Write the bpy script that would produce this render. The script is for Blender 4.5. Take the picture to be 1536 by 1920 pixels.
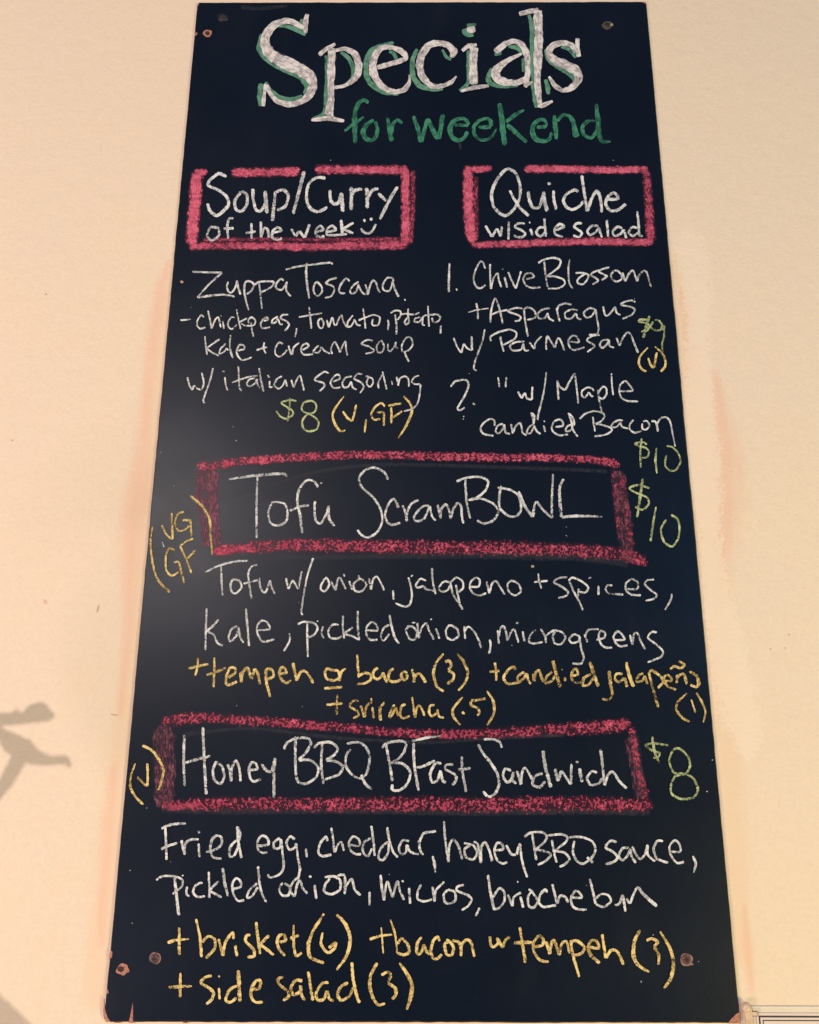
import bpy, math, random
from mathutils import Vector, Matrix, noise
random.seed(7)
S = bpy.context.scene
for o in list(bpy.data.objects):
    bpy.data.objects.remove(o)

# ---------------------------------------------------------------- camera
CAM = Vector((-0.01136, -0.81951, 0.29542))
PITCH, YAW, ROLL, FPX = 0.249851, 0.002593, 0.003312, 1412.7   # focal length for a 1536 px wide picture
cp, sp, cy, sy = math.cos(PITCH), math.sin(PITCH), math.cos(YAW), math.sin(YAW)
FW = Vector((-sy*cp, cy*cp, sp))
_r = Vector((cy, sy, 0)); _u = _r.cross(FW)
RT = _r*math.cos(ROLL) + _u*math.sin(ROLL)
UP = -_r*math.sin(ROLL) + _u*math.cos(ROLL)
cd = bpy.data.cameras.new('camera'); cam = bpy.data.objects.new('camera', cd)
S.collection.objects.link(cam)
cd.sensor_fit = 'HORIZONTAL'; cd.sensor_width = 36.0; cd.lens = 36.0*FPX/1536.0
cd.clip_start = 0.01; cd.clip_end = 100
M3 = Matrix((RT, UP, -FW)).transposed()
cam.matrix_world = Matrix.Translation(CAM) @ M3.to_4x4()
S.camera = cam

# ---------------------------------------------------------------- light
w = bpy.data.worlds.new('World'); S.world = w; w.use_nodes = True
bg = w.node_tree.nodes['Background']
bg.inputs[0].default_value = (0.92, 0.94, 1.0, 1); bg.inputs[1].default_value = 0.10
def lamp(name, loc, power, col, radius):
    d = bpy.data.lights.new(name, 'POINT'); d.energy = power; d.color = col; d.shadow_soft_size = radius
    o = bpy.data.objects.new(name, d); S.collection.objects.link(o); o.location = loc
    return o
KEY = Vector((-1.357, -2.868, 1.164))
lamp('ceiling_lamp', KEY, 212, (1.0, 0.835, 0.69), 0.028)
lamp('left_low_fill', (-1.85, -1.60, -0.80), 128, (1.0, 0.80, 0.72), 0.35)  # added low fill that brightens the lower left wall
lamp('right_low_fill', (1.85, -1.60, -0.80), 144, (1.0, 0.80, 0.26), 0.35)  # added yellowish fill for the lower right wall
lamp('right_cool_fill', (1.70, -1.60, 0.80), 38, (0.22, 0.62, 1.0), 0.35)  # added cool fill that tints the upper right wall
vs = S.view_settings
S.display_settings.display_device = 'sRGB'
vs.view_transform = 'Standard'; vs.look = 'None'; vs.exposure = 0; vs.gamma = 1; vs.use_curve_mapping = False

# ---------------------------------------------------------------- helpers
WALL_Y = 0.0034
def P(px, py, y=0.0):
    """photograph measurement -> the point of the upright plane at depth y it shows"""
    d = FW + RT*((px-768.0)/FPX) - UP*((py-960.0)/FPX)
    t = (y - CAM.y)/d.y
    return CAM + d*t

def link(name, me, mat=None, parent=None):
    o = bpy.data.objects.new(name, me); S.collection.objects.link(o)
    if mat is not None:
        me.materials.append(mat)
    if parent is not None:
        o.parent = parent
    return o
def tag(o, label=None, cat=None, kind=None, group=None):
    if label: o['label'] = label
    if cat: o['category'] = cat
    if kind: o['kind'] = kind
    if group: o['group'] = group
    return o

class NT:
    def __init__(self, name):
        self.m = bpy.data.materials.new(name); self.m.use_nodes = True
        self.t = self.m.node_tree; self.t.nodes.clear()
        self.out = self.n('ShaderNodeOutputMaterial')
    def n(self, typ, **kw):
        nd = self.t.nodes.new(typ)
        for k, v in kw.items():
            if k.startswith('i_'):
                key = k[2:]
                nd.inputs[int(key) if key.isdigit() else key.replace('_', ' ')].default_value = v
            else: setattr(nd, k, v)
        return nd
    def l(self, a, b): self.t.links.new(a, b)
    def math(self, op, a, b=None, c=None, clamp=False):
        nd = self.n('ShaderNodeMath', operation=op); nd.use_clamp = clamp
        for i, v in enumerate((a, b, c)):
            if v is None: continue
            if isinstance(v, (int, float)): nd.inputs[i].default_value = v
            else: self.l(v, nd.inputs[i])
        return nd.outputs[0]
    def ramp(self, f, a, b, lo=0.0, hi=1.0):
        nd = self.n('ShaderNodeMapRange'); nd.interpolation_type = 'SMOOTHSTEP'
        self.l(f, nd.inputs[0])
        for i, v in enumerate((a, b, lo, hi)): nd.inputs[i+1].default_value = v
        return nd.outputs[0]
    def noise(self, vec, scale, detail=2.0, rough=0.5):
        nd = self.n('ShaderNodeTexNoise'); nd.inputs['Scale'].default_value = scale
        nd.inputs['Detail'].default_value = detail; nd.inputs['Roughness'].default_value = rough
        self.l(vec, nd.inputs['Vector']); return nd.outputs['Fac']
    def mix(self, f, a, b):
        nd = self.n('ShaderNodeMix', data_type='RGBA')
        if isinstance(f, (int, float)): nd.inputs[0].default_value = f
        else: self.l(f, nd.inputs[0])
        for i, v in ((6, a), (7, b)):
            if isinstance(v, tuple): nd.inputs[i].default_value = (*v, 1)
            else: self.l(v, nd.inputs[i])
        return nd.outputs[2]

def srgb(r, g, b):
    f = lambda c: (c/255/12.92) if c <= 10 else ((c/255+0.055)/1.055)**2.4
    return (f(r), f(g), f(b))

def film(name, col, col2, grain, cov_gain=1.0, hard=4.5, dust=0.22, edge_w=0.42, rough=0.0, stretch=1.0, opac=1.0, streak=0.0, lo=0.74, wob_k=0.35, wob_s=0.7):
    """a thin dry layer of chalk or paint dragged over a surface: it catches on the grain, skips and thins out"""
    k = NT(name)
    tc = k.n('ShaderNodeTexCoord'); ob = tc.outputs['Object']
    mp = k.n('ShaderNodeMapping'); mp.inputs['Scale'].default_value = (1, 1, stretch); k.l(ob, mp.inputs['Vector'])
    v = mp.outputs[0]
    if streak:
        ra = k.n('ShaderNodeAttribute', attribute_name='run')
        mp2 = k.n('ShaderNodeMapping'); mp2.inputs['Scale'].default_value = (0.00062, 0.00062*streak, 0.01); k.l(ra.outputs['Vector'], mp2.inputs['Vector'])
        v = mp2.outputs[0]
    uv = k.n('ShaderNodeSeparateXYZ'); k.l(tc.outputs['UV'], uv.inputs[0])
    at = k.n('ShaderNodeAttribute', attribute_name='press')
    a = k.math('ABSOLUTE', k.math('SUBTRACT', k.math('MULTIPLY', uv.outputs[0], 2.0), 1.0))
    e = k.math('SUBTRACT', 1.0, uv.outputs[1], clamp=True)
    r = k.math('SQRT', k.math('ADD', k.math('MULTIPLY', a, a), k.math('MULTIPLY', e, e)))
    wob = k.math('MULTIPLY', k.math('SUBTRACT', k.noise(v, grain*wob_s, 2), 0.5), wob_k)
    edge = k.ramp(k.math('ADD', k.math('SUBTRACT', 1.0, r), wob), 0.0, edge_w)
    n = k.math('ADD', k.math('MULTIPLY', k.noise(v, grain, 1.5), 0.65), k.math('MULTIPLY', k.noise(v, grain*2.7, 1.0), 0.35))
    n = k.math('ADD', k.math('MULTIPLY', k.math('SUBTRACT', n, 0.5), 3.0), 0.5)
    patch = k.ramp(k.noise(ob, 75, 3), 0.32, 0.68, lo, 1.16)
    cov = k.math('MULTIPLY', k.math('MULTIPLY', k.math('MULTIPLY', at.outputs['Fac'], edge), patch), cov_gain)
    al = k.math('ADD', k.math('MULTIPLY', k.math('SUBTRACT', cov, n), hard), 0.5, clamp=True)
    al = k.math('MULTIPLY', al, k.ramp(edge, 0.0, 0.25))
    al = k.math('MAXIMUM', al, k.math('MULTIPLY', cov, dust))
    al = k.math('MULTIPLY', al, opac, clamp=True)
    f = k.math('ADD', k.math('MULTIPLY', k.noise(v, grain*1.6, 2), 0.55), k.math('MULTIPLY', k.noise(ob, 130, 2), 0.45))
    f = k.math('SUBTRACT', f, k.math('MULTIPLY', k.math('SUBTRACT', at.outputs['Fac'], 0.95), 0.30))
    c = k.mix(k.ramp(f, 0.40, 0.60), col, col2)
    b = k.n('ShaderNodeBsdfDiffuse', i_Roughness=rough); k.l(c, b.inputs['Color'])
    t = k.n('ShaderNodeBsdfTransparent')
    mx = k.n('ShaderNodeMixShader'); k.l(al, mx.inputs[0]); k.l(t.outputs[0], mx.inputs[1]); k.l(b.outputs[0], mx.inputs[2])
    k.l(mx.outputs[0], k.out.inputs['Surface'])
    return k.m

# ---------------------------------------------------------------- materials
def wall_material():
    k = NT('peach_wall_paint'); ob = k.n('ShaderNodeTexCoord').outputs['Object']
    c = k.mix(k.ramp(k.noise(ob, 5.0, 5, 0.6), 0.35, 0.68), (0.832, 0.690, 0.590), (0.845, 0.694, 0.572))
    sx = k.n('ShaderNodeSeparateXYZ'); k.l(ob, sx.inputs[0])
    c = k.mix(k.ramp(k.noise(ob, 210, 3, 0.65), 0.38, 0.72, 0, 0.30), c, (0.745, 0.60, 0.475))
    c = k.mix(k.ramp(k.noise(ob, 20, 4, 0.6), 0.50, 0.75, 0, 0.16), c, (0.83, 0.63, 0.505))
    mp = k.n('ShaderNodeMapping'); mp.inputs['Scale'].default_value = (1.0, 1, 0.10); k.l(ob, mp.inputs['Vector'])
    brush = k.math('SUBTRACT', k.noise(mp.outputs[0], 160, 3, 0.6), 0.5)
    roll = k.math('SUBTRACT', k.noise(ob, 230, 3, 0.65), 0.5)
    soft = k.math('SUBTRACT', k.noise(ob, 24, 3, 0.6), 0.5)
    def mask(name, nz, kz, a, b_, hi):
        at = k.n('ShaderNodeAttribute', attribute_name=name)
        g = k.ramp(at.outputs['Fac'], 0.0, 0.08)
        m = k.math('ADD', k.math('ADD', at.outputs['Fac'], k.math('MULTIPLY', nz, kz)), k.math('MULTIPLY', soft, 0.5))
        return k.math('MULTIPLY', k.ramp(m, a, b_, 0.0, hi), g)
    c = k.mix(mask('peach', brush, 0.5, 0.0, 0.75, 0.75), c, (0.830, 0.628, 0.475))
    c = k.mix(mask('salmon', brush, 0.8, 0.05, 1.1, 0.70), c, (0.830, 0.535, 0.420))
    c = k.mix(mask('cream', roll, 1.7, 0.12, 0.42, 0.72), c, (0.875, 0.730, 0.630))
    b = k.n('ShaderNodeBsdfPrincipled', i_Roughness=0.62); b.inputs['Specular IOR Level'].default_value = 0.25
    k.l(c, b.inputs['Base Color'])
    h = k.math('ADD', k.noise(ob, 420, 3, 0.6), k.math('MULTIPLY', k.noise(ob, 60, 2), 1.6))
    bp = k.n('ShaderNodeBump', i_Strength=0.55, i_Distance=0.0010); k.l(h, bp.inputs['Height'])
    k.l(bp.outputs[0], b.inputs['Normal']); k.l(b.outputs[0], k.out.inputs['Surface'])
    return k.m
def board_material():
    k = NT('black_chalkboard_paint'); ob = k.n('ShaderNodeTexCoord').outputs['Object']
    mp = k.n('ShaderNodeMapping'); mp.inputs['Scale'].default_value = (1.0, 1, 0.45); k.l(ob, mp.inputs['Vector'])
    c = k.mix(k.ramp(k.noise(ob, 7, 4, 0.6), 0.35, 0.7), (0.0030, 0.0072, 0.0190), (0.0042, 0.0088, 0.0225))
    c = k.mix(k.ramp(k.noise(mp.outputs[0], 16, 5, 0.65), 0.52, 0.82, 0, 0.07), c, (0.05, 0.055, 0.065))
    c = k.mix(k.ramp(k.noise(ob, 700, 2, 0.6), 0.5, 0.8, 0, 0.05), c, (0.07, 0.075, 0.09))
    b = k.n('ShaderNodeBsdfPrincipled'); b.inputs['Specular IOR Level'].default_value = 0.205; b.inputs['Specular Tint'].default_value = (0.82, 0.86, 1.0, 1)
    k.l(c, b.inputs['Base Color'])
    k.l(k.ramp(k.noise(ob, 11, 3), 0.3, 0.7, 0.325, 0.375), b.inputs['Roughness'])
    bp = k.n('ShaderNodeBump', i_Strength=0.30, i_Distance=0.0004)
    k.l(k.noise(ob, 900, 3, 0.65), bp.inputs['Height']); k.l(bp.outputs[0], b.inputs['Normal'])
    k.l(b.outputs[0], k.out.inputs['Surface'])
    return k.m
def simple(name, c1, c2, scale=200, rough=0.7, metallic=0.0, bump=0.2, dist=0.0005, spec=0.4):
    k = NT(name); ob = k.n('ShaderNodeTexCoord').outputs['Object']
    b = k.n('ShaderNodeBsdfPrincipled', i_Roughness=rough, i_Metallic=metallic)
    b.inputs['Specular IOR Level'].default_value = spec
    f = k.noise(ob, scale, 3, 0.6)
    k.l(k.mix(k.ramp(f, 0.35, 0.65), c1, c2), b.inputs['Base Color'])
    bp = k.n('ShaderNodeBump', i_Strength=bump, i_Distance=dist); k.l(f, bp.inputs['Height'])
    k.l(bp.outputs[0], b.inputs['Normal']); k.l(b.outputs[0], k.out.inputs['Surface'])
    return k.m
MW = wall_material(); MB = board_material()
M_EDGE = simple('worn_board_edge', (0.045, 0.026, 0.020), (0.016, 0.013, 0.014), 130)
M_WOOD = simple('bare_pink_hardboard', (0.50, 0.23, 0.185), (0.32, 0.135, 0.105), 420, bump=0.5)
M_HOLE = simple('dark_hole', (0.03, 0.014, 0.010), (0.06, 0.025, 0.015), 300)
M_SCREW = simple('old_screw', (0.15, 0.095, 0.10), (0.075, 0.048, 0.055), 500, 0.40, 0.4)
M_SCREWD = simple('painted_screw', (0.06, 0.058, 0.066), (0.025, 0.025, 0.03), 500, 0.5, 0.3)
CH_W = film('white_chalk', (0.78, 0.79, 0.845), (0.34, 0.36, 0.41), 400, 1.05, hard=4.2, dust=0.19, wob_k=0.5)
CH_T = film('white_title_chalk', (0.76, 0.73, 0.775), (0.37, 0.345, 0.39), 480, 1.12, hard=3.0, dust=0.36, edge_w=0.28, streak=0.28, lo=0.92, wob_k=0.5)
CH_G = film('green_chalk', (0.060, 0.250, 0.170), (0.024, 0.110, 0.082), 480, 1.0, hard=2.8, dust=0.42, edge_w=0.36, streak=0.25, lo=0.82, wob_k=0.5)
CH_GS = film('green_shadow_chalk', (0.145, 0.330, 0.255), (0.075, 0.210, 0.160), 520, 1.1, hard=2.6, dust=0.5, edge_w=0.30, streak=0.25, lo=0.88)
CH_L = film('pale_green_chalk', (0.54, 0.61, 0.35), (0.23, 0.275, 0.155), 420, 1.04, hard=4.2, wob_k=0.5)
CH_Y = film('yellow_chalk', (0.84, 0.66, 0.31), (0.36, 0.26, 0.11), 420, 1.02, hard=4.2, dust=0.26, wob_k=0.6)
CH_P = film('pink_chalk', (0.76, 0.165, 0.265), (0.36, 0.055, 0.112), 330, 0.82, hard=6.0, dust=0.22, edge_w=0.60, wob_k=0.8, wob_s=0.8)
CH_PS = film('solid_pink_chalk', (0.70, 0.150, 0.255), (0.42, 0.075, 0.145), 470, 1.18, hard=2.3, dust=0.46, edge_w=0.80, streak=0.5, lo=0.82, wob_k=0.6)
CH_PP = film('faded_purple_pink_chalk', (0.42, 0.150, 0.245), (0.19, 0.075, 0.120), 420, 0.95, hard=1.6, dust=0.36, edge_w=0.30, streak=0.3, wob_k=0.6)
CH_D = film('chalk_dust', (0.15, 0.145, 0.18), (0.10, 0.10, 0.13), 300, 1.0, hard=0.6, dust=0.30, edge_w=0.9, opac=0.32)
PT_S = film('salmon_paint', (0.81, 0.535, 0.420), (0.81, 0.57, 0.45), 110, 1.0, hard=0.45, dust=0.5, edge_w=0.95, opac=0.70, stretch=0.25)


# ---------------------------------------------------------------- strokes
_z = [0]
class Strokes:
    def __init__(self, y0=-0.00035, layer=0.0, cap=0.5):
        self.v, self.f, self.uv, self.pr, self.st = [], [], [], [], []; self.cap = cap
        self.y0 = y0 - layer
    def add(self, pts, press=1.0, jit=0.09):
        """pts: (px, py, full width px) measured on the photograph, already smooth"""
        n = len(pts)
        if n == 1:
            x, y, w_ = pts[0]; pts = [(x-w_*0.22, y, w_), (x, y+0.1, w_*1.05), (x+w_*0.22, y, w_)]; n = 3
        L = [0.0]
        for a, b in zip(pts, pts[1:]): L.append(L[-1] + math.hypot(b[0]-a[0], b[1]-a[1]))
        tot = L[-1] or 1.0
        wm = sum(p[2] for p in pts)/n
        if tot < 1.25*wm:
            q = 1.25*wm/tot; mx_ = sum(p[0] for p in pts)/n; my_ = sum(p[1] for p in pts)/n
            pts = [(mx_+(p[0]-mx_)*q, my_+(p[1]-my_)*q, p[2]) for p in pts]
            L = [l_*q for l_ in L]; tot *= q
        _z[0] = (_z[0]+1) % 30
        base = len(self.v); seed = random.random()*100
        pb = press*random.uniform(0.88, 1.10)
        for i, (x, y, w_) in enumerate(pts):
            a = pts[max(0, i-1)]; b = pts[min(n-1, i+1)]
            tx, ty = b[0]-a[0], b[1]-a[1]; d = math.hypot(tx, ty) or 1.0
            nx, ny = -ty/d, tx/d
            nz = noise.noise((L[i]*0.11, seed, 0.3)); nz2 = noise.noise((L[i]*0.035, seed, 5.3))
            h = 0.5*w_*(1 + jit*1.6*nz + jit*1.4*nz2)
            off = 0.05*w_*noise.noise((L[i]*0.09, seed, 9.1))
            yy = self.y0 - _z[0]*1.2e-5 - 1.0e-5*L[i]/tot
            ee = min(1.0, min(L[i], tot-L[i])/(self.cap*w_ + 1e-6))
            pr = pb*(1 + 0.30*noise.noise((L[i]*0.06, seed, 3.7)) + 0.20*noise.noise((L[i]*0.25, seed, 1.7)))
            for s in (-1, 0, 1):
                p = P(x + nx*(h*s+off), y + ny*(h*s+off), yy)
                self.v.append(p); self.uv.append((0.5+0.5*s, ee)); self.pr.append(pr); self.st.append((h*s, L[i], seed*37))
        for i in range(n-1):
            for s in (0, 1):
                q = base + i*3 + s
                self.f.append((q, q+1, q+4, q+3))
    def build(self, name, mat, parent, label=None):
        me = bpy.data.meshes.new(name); me.from_pydata(self.v, [], self.f)
        ul = me.uv_layers.new(name='UVMap')
        for lp in me.loops: ul.data[lp.index].uv = self.uv[lp.vertex_index]
        at = me.attributes.new('press', 'FLOAT', 'POINT'); at.data.foreach_set('value', self.pr)
        a2 = me.attributes.new('run', 'FLOAT_VECTOR', 'POINT'); a2.data.foreach_set('vector', [c for t in self.st for c in t])
        o = link(name, me, mat, parent)
        if label: o['label'] = label
        return o

def spline(ctrl, step=1.6):
    """centripetal-ish Catmull-Rom through (x, y, w)"""
    if len(ctrl) < 2: return list(ctrl)
    pts = [ctrl[0]] + list(ctrl) + [ctrl[-1]]
    out = []
    for i in range(1, len(pts)-2):
        p0, p1, p2, p3 = pts[i-1:i+3]
        m = max(2, int(math.hypot(p2[0]-p1[0], p2[1]-p1[1])/step))
        for j in range(m):
            t = j/m; t2, t3 = t*t, t*t*t; tau = 0.42
            r = []
            for k in range(2):
                m1 = tau*(p2[k]-p0[k]); m2 = tau*(p3[k]-p1[k])
                r.append((2*t3-3*t2+1)*p1[k] + (t3-2*t2+t)*m1 + (-2*t3+3*t2)*p2[k] + (t3-t2)*m2)
            r.append(p1[2] + (p2[2]-p1[2])*t)
            out.append(tuple(r))
    out.append(ctrl[-1])
    return out

def draw(st, frame, text, width, press=1.0, jit=0.09, thin=1.0):
    """text: strokes parted by '|'; a point is x,y[,w] inside the measured frame (x0,y0,x1); '!' makes a sharp turn"""
    x0, y0, x1 = frame; k = (x1-x0)/1536.0
    for s in text.split('|'):
        s = s.strip()
        if not s: continue
        runs, cur = [], []
        for tok in s.split():
            sharp = tok.endswith('!'); q = tok.rstrip('!').split(',')
            p = (x0+float(q[0])*k, y0+float(q[1])*k, thin*(float(q[2])*k if len(q) > 2 else width*random.uniform(0.93, 1.07)))
            cur.append(p)
            if sharp and len(cur) > 1:
                runs.append(cur); cur = [p]
        if len(cur) > 1 or not runs: runs.append(cur)
        pp = press*random.uniform(0.95, 1.04)
        for r in runs: st.add(spline(r), pp, jit)

A_ = (460, 0, 820); B_ = (780, 0, 1160); C_ = (630, 170, 886); D_ = (880, 170, 1160)
E_ = (340, 290, 800); G_ = (850, 290, 1250)
Z1 = (330, 480, 586); Z2 = (586, 480, 842); Y1 = (330, 670, 586); Y2 = (560, 670, 816)
W1 = (820, 480, 1076); W2 = (1010, 480, 1266); W3 = (820, 680, 1076); W4 = (1030, 690, 1286)
T_ = (270, 840, 654); U_ = (630, 840, 1014); V_ = (920, 840, 1304)
D1 = (370, 1030, 690); D2 = (670, 1040, 990); D3 = (960, 1050, 1280)
P1 = (340, 1210, 660); P2 = (630, 1210, 950); P3 = (900, 1210, 1348)
H_ = (230, 1330, 614); K_ = (510, 1330, 894); L_ = (880, 1330, 1340)
R1 = (280, 1530, 664); R2 = (590, 1530, 974); R3 = (940, 1530, 1324)
B1 = (300, 1700, 684); B2 = (670, 1710, 990); B3 = (950, 1710, 1334)
PX = (0, 0, 1536)

# ---------------------------------------------------------------- the wall
TOUCH = {   # old touch-up paint beside the board: px, py, width px along each brush or roller pass
 'peach': ['340,470,18 322,560,44 306,650,60 292,760,66 284,860,70 272,960,80 262,1080,74 256,1180,64 248,1290,70 232,1400,76 222,1500,80 206,1620,84 196,1720,86 186,1800,80 182,1870,60',
           '1262,480,30 1282,600,54 1298,720,60 1312,860,70 1328,1000,72 1342,1120,78 1354,1240,80 1364,1380,74 1374,1520,60 1384,1680,54 1394,1800,40'],
 'salmon': ['316,490,14 300,550,36 288,630,36 278,720,34 270,810,42 262,890,52 250,970,62 244,1050,54 242,1150,34 234,1250,24 226,1340,20', '212,1440,22 204,1560,32 194,1680,32 190,1770,18',
            '1342,700,16 1354,780,54 1364,850,72 1366,920,76 1360,980,70 1352,1050,56 1350,1130,30', '1276,540,14 1288,620,30 1296,700,18', '1396,1700,14 1404,1790,32 1410,1860,20'],
 'cream': ['1290,436,30 1298,474,78 1306,540,66 1308,640,56 1310,740,60 1316,840,78 1324,930,70 1331,1000,50 1337,1060,54 1349,1140,74 1363,1220,84 1381,1300,94 1395,1360,80 1403,1405,40'],
}
def wall():
    import numpy as np
    x0, x1, z0, z1 = -2.6, 2.6, -1.2, 2.6
    fine = lambda a, b, st: list(np.arange(a, b, st))
    xs = [x0, -1.5, -0.8] + fine(-0.45, -0.20, 0.003) + [-0.1, 0.0, 0.1] + fine(0.20, 0.45, 0.003) + [0.8, 1.5, x1]
    zs = [z0, -0.6, -0.2] + fine(-0.03, 0.98, 0.005) + [1.2, 1.6, z1]
    X, Z = np.meshgrid(np.array(xs), np.array(zs)); nx, nz = len(xs), len(zs)
    V = [(float(a), WALL_Y, float(b)) for a, b in zip(X.ravel(), Z.ravel())]
    F = [(r*nx+c, r*nx+c+1, (r+1)*nx+c+1, (r+1)*nx+c) for r in range(nz-1) for c in range(nx-1)]
    n = len(V); y2 = WALL_Y+0.12
    V += [(x0, y2, z0), (x1, y2, z0), (x1, y2, z1), (x0, y2, z1)]
    F += [(n, n+3, n+2, n+1)]
    me = bpy.data.meshes.new('wall'); me.from_pydata(V, [], F)
    XY = np.stack([X.ravel(), Z.ravel()], 1)
    for name, lines in TOUCH.items():
        m = np.zeros(n)
        for tx in lines:
            ctrl = [tuple(float(c) for c in t.split(',')) for t in tx.split()]
            pts = spline(ctrl, 12)
            q = [(P(a, b, WALL_Y), 0.5*(P(a+w_, b, WALL_Y)-P(a, b, WALL_Y)).length) for a, b, w_ in pts]
            for (p, ra), (r, rb) in zip(q, q[1:]):
                a = np.array([p.x, p.z]); d = np.array([r.x, r.z])-a
                t = np.clip(((XY-a)@d)/(d@d+1e-12), 0, 1)
                dist = np.linalg.norm(XY-(a+t[:, None]*d), axis=1)
                m = np.maximum(m, np.clip(1-dist/((ra+(rb-ra)*t)*(1.35 if name == 'salmon' else 1.1)), 0, 1))
        at = me.attributes.new(name, 'FLOAT', 'POINT')
        at.data.foreach_set('value', list(m)+[0.0]*4)
    o = link('wall', me, MW); tag(o, kind='structure')
    return o
WALL = wall()
st = Strokes(WALL_Y-0.0003, 0.0)
draw(st, PX, '84,1126,9 86,1131,9', 8, 0.8); st.build('paint_spot', PT_S, WALL, 'small pink spot left of the board')
M_SCUFF = simple('scuff_grey', (0.55, 0.43, 0.34), (0.48, 0.37, 0.29))
for a in ('23,825', '86,551', '1445,1217', '1480,1190', '1473,1215', '203,1243,2 212,1341,2' , '185,1135,2 182,1148,2'):
    if a.startswith('203'): a = '208,1340,2 220,1341,2'
    st = Strokes(WALL_Y-0.0003, 0.0); draw(st, PX, a, 2.2, 0.9); st.build('scuff', M_SCUFF, WALL)

# ---------------------------------------------------------------- the board
ROOT = bpy.data.objects.new('menu_board', None); S.collection.objects.link(ROOT)
ROOT.empty_display_size = 0.1
tag(ROOT, 'tall black chalkboard of weekend specials screwed to the peach wall', 'chalkboard')
def board():
    corners = [P(370, 4), P(1212, 2.5), P(1388.5, 1919), P(194, 1917)]
    c = [Vector((p.x, p.z)) for p in corners]
    R = 0.0042; out = []
    for i in range(4):
        a, b, d = c[i-1], c[i], c[(i+1) % 4]
        u = (a-b).normalized(); v = (d-b).normalized()
        m = 7
        for j in range(m+1):
            t = j/m
            p0, p2 = b+u*R, b+v*R
            out.append((1-t)**2*p0 + 2*t*(1-t)*b + t*t*p2)
        e = d-b; n = int(e.length/0.004)
        for j in range(2, n-1):
            out.append(b + e*(j/n))
    ctr = sum(out, Vector((0, 0)))/len(out)
    ring = []
    for i, p in enumerate(out):
        d = (p-ctr).normalized()
        s = 0.00045*noise.noise((p.x*90, p.y*90, 0)) + 0.0004*noise.noise((p.x*14, p.y*14, 4))
        ring.append(p + d*s)
    n = len(ring); V = []; F = []; mi = []
    def inset(p, a): return p - (p-ctr).normalized()*a
    rows = [(0.0, WALL_Y-0.0003), (0.0, 0.0010), (0.0006, 0.00025), (0.0014, 0.0)]
    for ins, y in rows:
        for i, p in enumerate(ring):
            q = inset(p, ins*(1+0.5*noise.noise((p.x*60, p.y*60, 8))))
            V.append((q.x, y, q.y))
    for r in range(3):
        for i in range(n):
            j = (i+1) % n
            F.append((r*n+i, r*n+j, (r+1)*n+j, (r+1)*n+i)); mi.append(1)
    F.append(tuple(range(3*n, 4*n))); mi.append(0)
    F.append(tuple(reversed(range(0, n)))); mi.append(1)
    me = bpy.data.meshes.new('panel'); me.from_pydata(V, [], F)
    me.materials.append(MB); me.materials.append(M_EDGE)
    me.polygons.foreach_set('material_index', mi)
    import bmesh
    bm = bmesh.new(); bm.from_mesh(me); bmesh.ops.recalc_face_normals(bm, faces=bm.faces); bm.to_mesh(me); bm.free()
    o = bpy.data.objects.new('panel', me); S.collection.objects.link(o); o.parent = ROOT
    return o
board()

def chip(pts, name='bare_patch', mat=M_WOOD, y=-0.00025, th=0.0012, label=None, soft=True):
    """a flake of missing paint: bare board showing, its rim a hair proud"""
    q = [Vector((P(*p).x, 0, P(*p).z)) for p in pts]
    n = len(q); V = [(p.x, y, p.z) for p in q] + [(p.x, y+th, p.z) for p in q]
    F = [tuple(range(n)), tuple(reversed(range(n, 2*n)))] + [(i, n+i, n+(i+1) % n, (i+1) % n) for i in range(n)]
    me = bpy.data.meshes.new(name); me.from_pydata(V, [], F)
    import bmesh
    bm = bmesh.new(); bm.from_mesh(me); bmesh.ops.recalc_face_normals(bm, faces=bm.faces); bm.to_mesh(me); bm.free()
    return link(name, me, mat, ROOT)
def blob(cx, cy, rx, ry, n=14, k=0.18, seed=0):
    out = []
    for i in range(n):
        a = 2*math.pi*i/n
        r = 1 + k*noise.noise((math.cos(a)*1.3+seed, math.sin(a)*1.3, seed*0.7))*2
        out.append((cx+rx*r*math.cos(a), cy+ry*r*math.sin(a)))
    return out
# bare corners, the split and the knocks along the edges
for pts in ([(195, 1872), (197, 1893), (202, 1908), (208, 1916.5), (199, 1916), (194.5, 1908), (193.5, 1896)],
            [(249, 1880), (249.6, 1902), (249.5, 1918), (241, 1918), (245, 1902)],
            [(209, 1783), (211, 1785), (210, 1794), (205.5, 1800), (204.5, 1796), (206, 1786)],
            [(1387.0, 1898), (1380, 1902), (1370, 1912), (1365, 1919.0), (1387.6, 1919.0)],
            [(371, 7), (374.5, 4.2), (372.5, 9), (370.5, 12), (369.2, 11)],
            [(367.3, 60), (370.5, 62.5), (367.8, 66.5), (365.3, 67)],
            [(1203, 3.4), (1210.5, 3.2), (1212.3, 7.2), (1208, 5.8)],
            [(225, 1916.2), (214, 1916.8), (215, 1918), (226, 1917.8)],
            [(343, 1917), (352, 1916.6), (351, 1918.6), (344, 1918.4)],
            [(201, 1854), (203.5, 1859), (203, 1864), (200.5, 1862)]):
    chip(pts)
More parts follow.
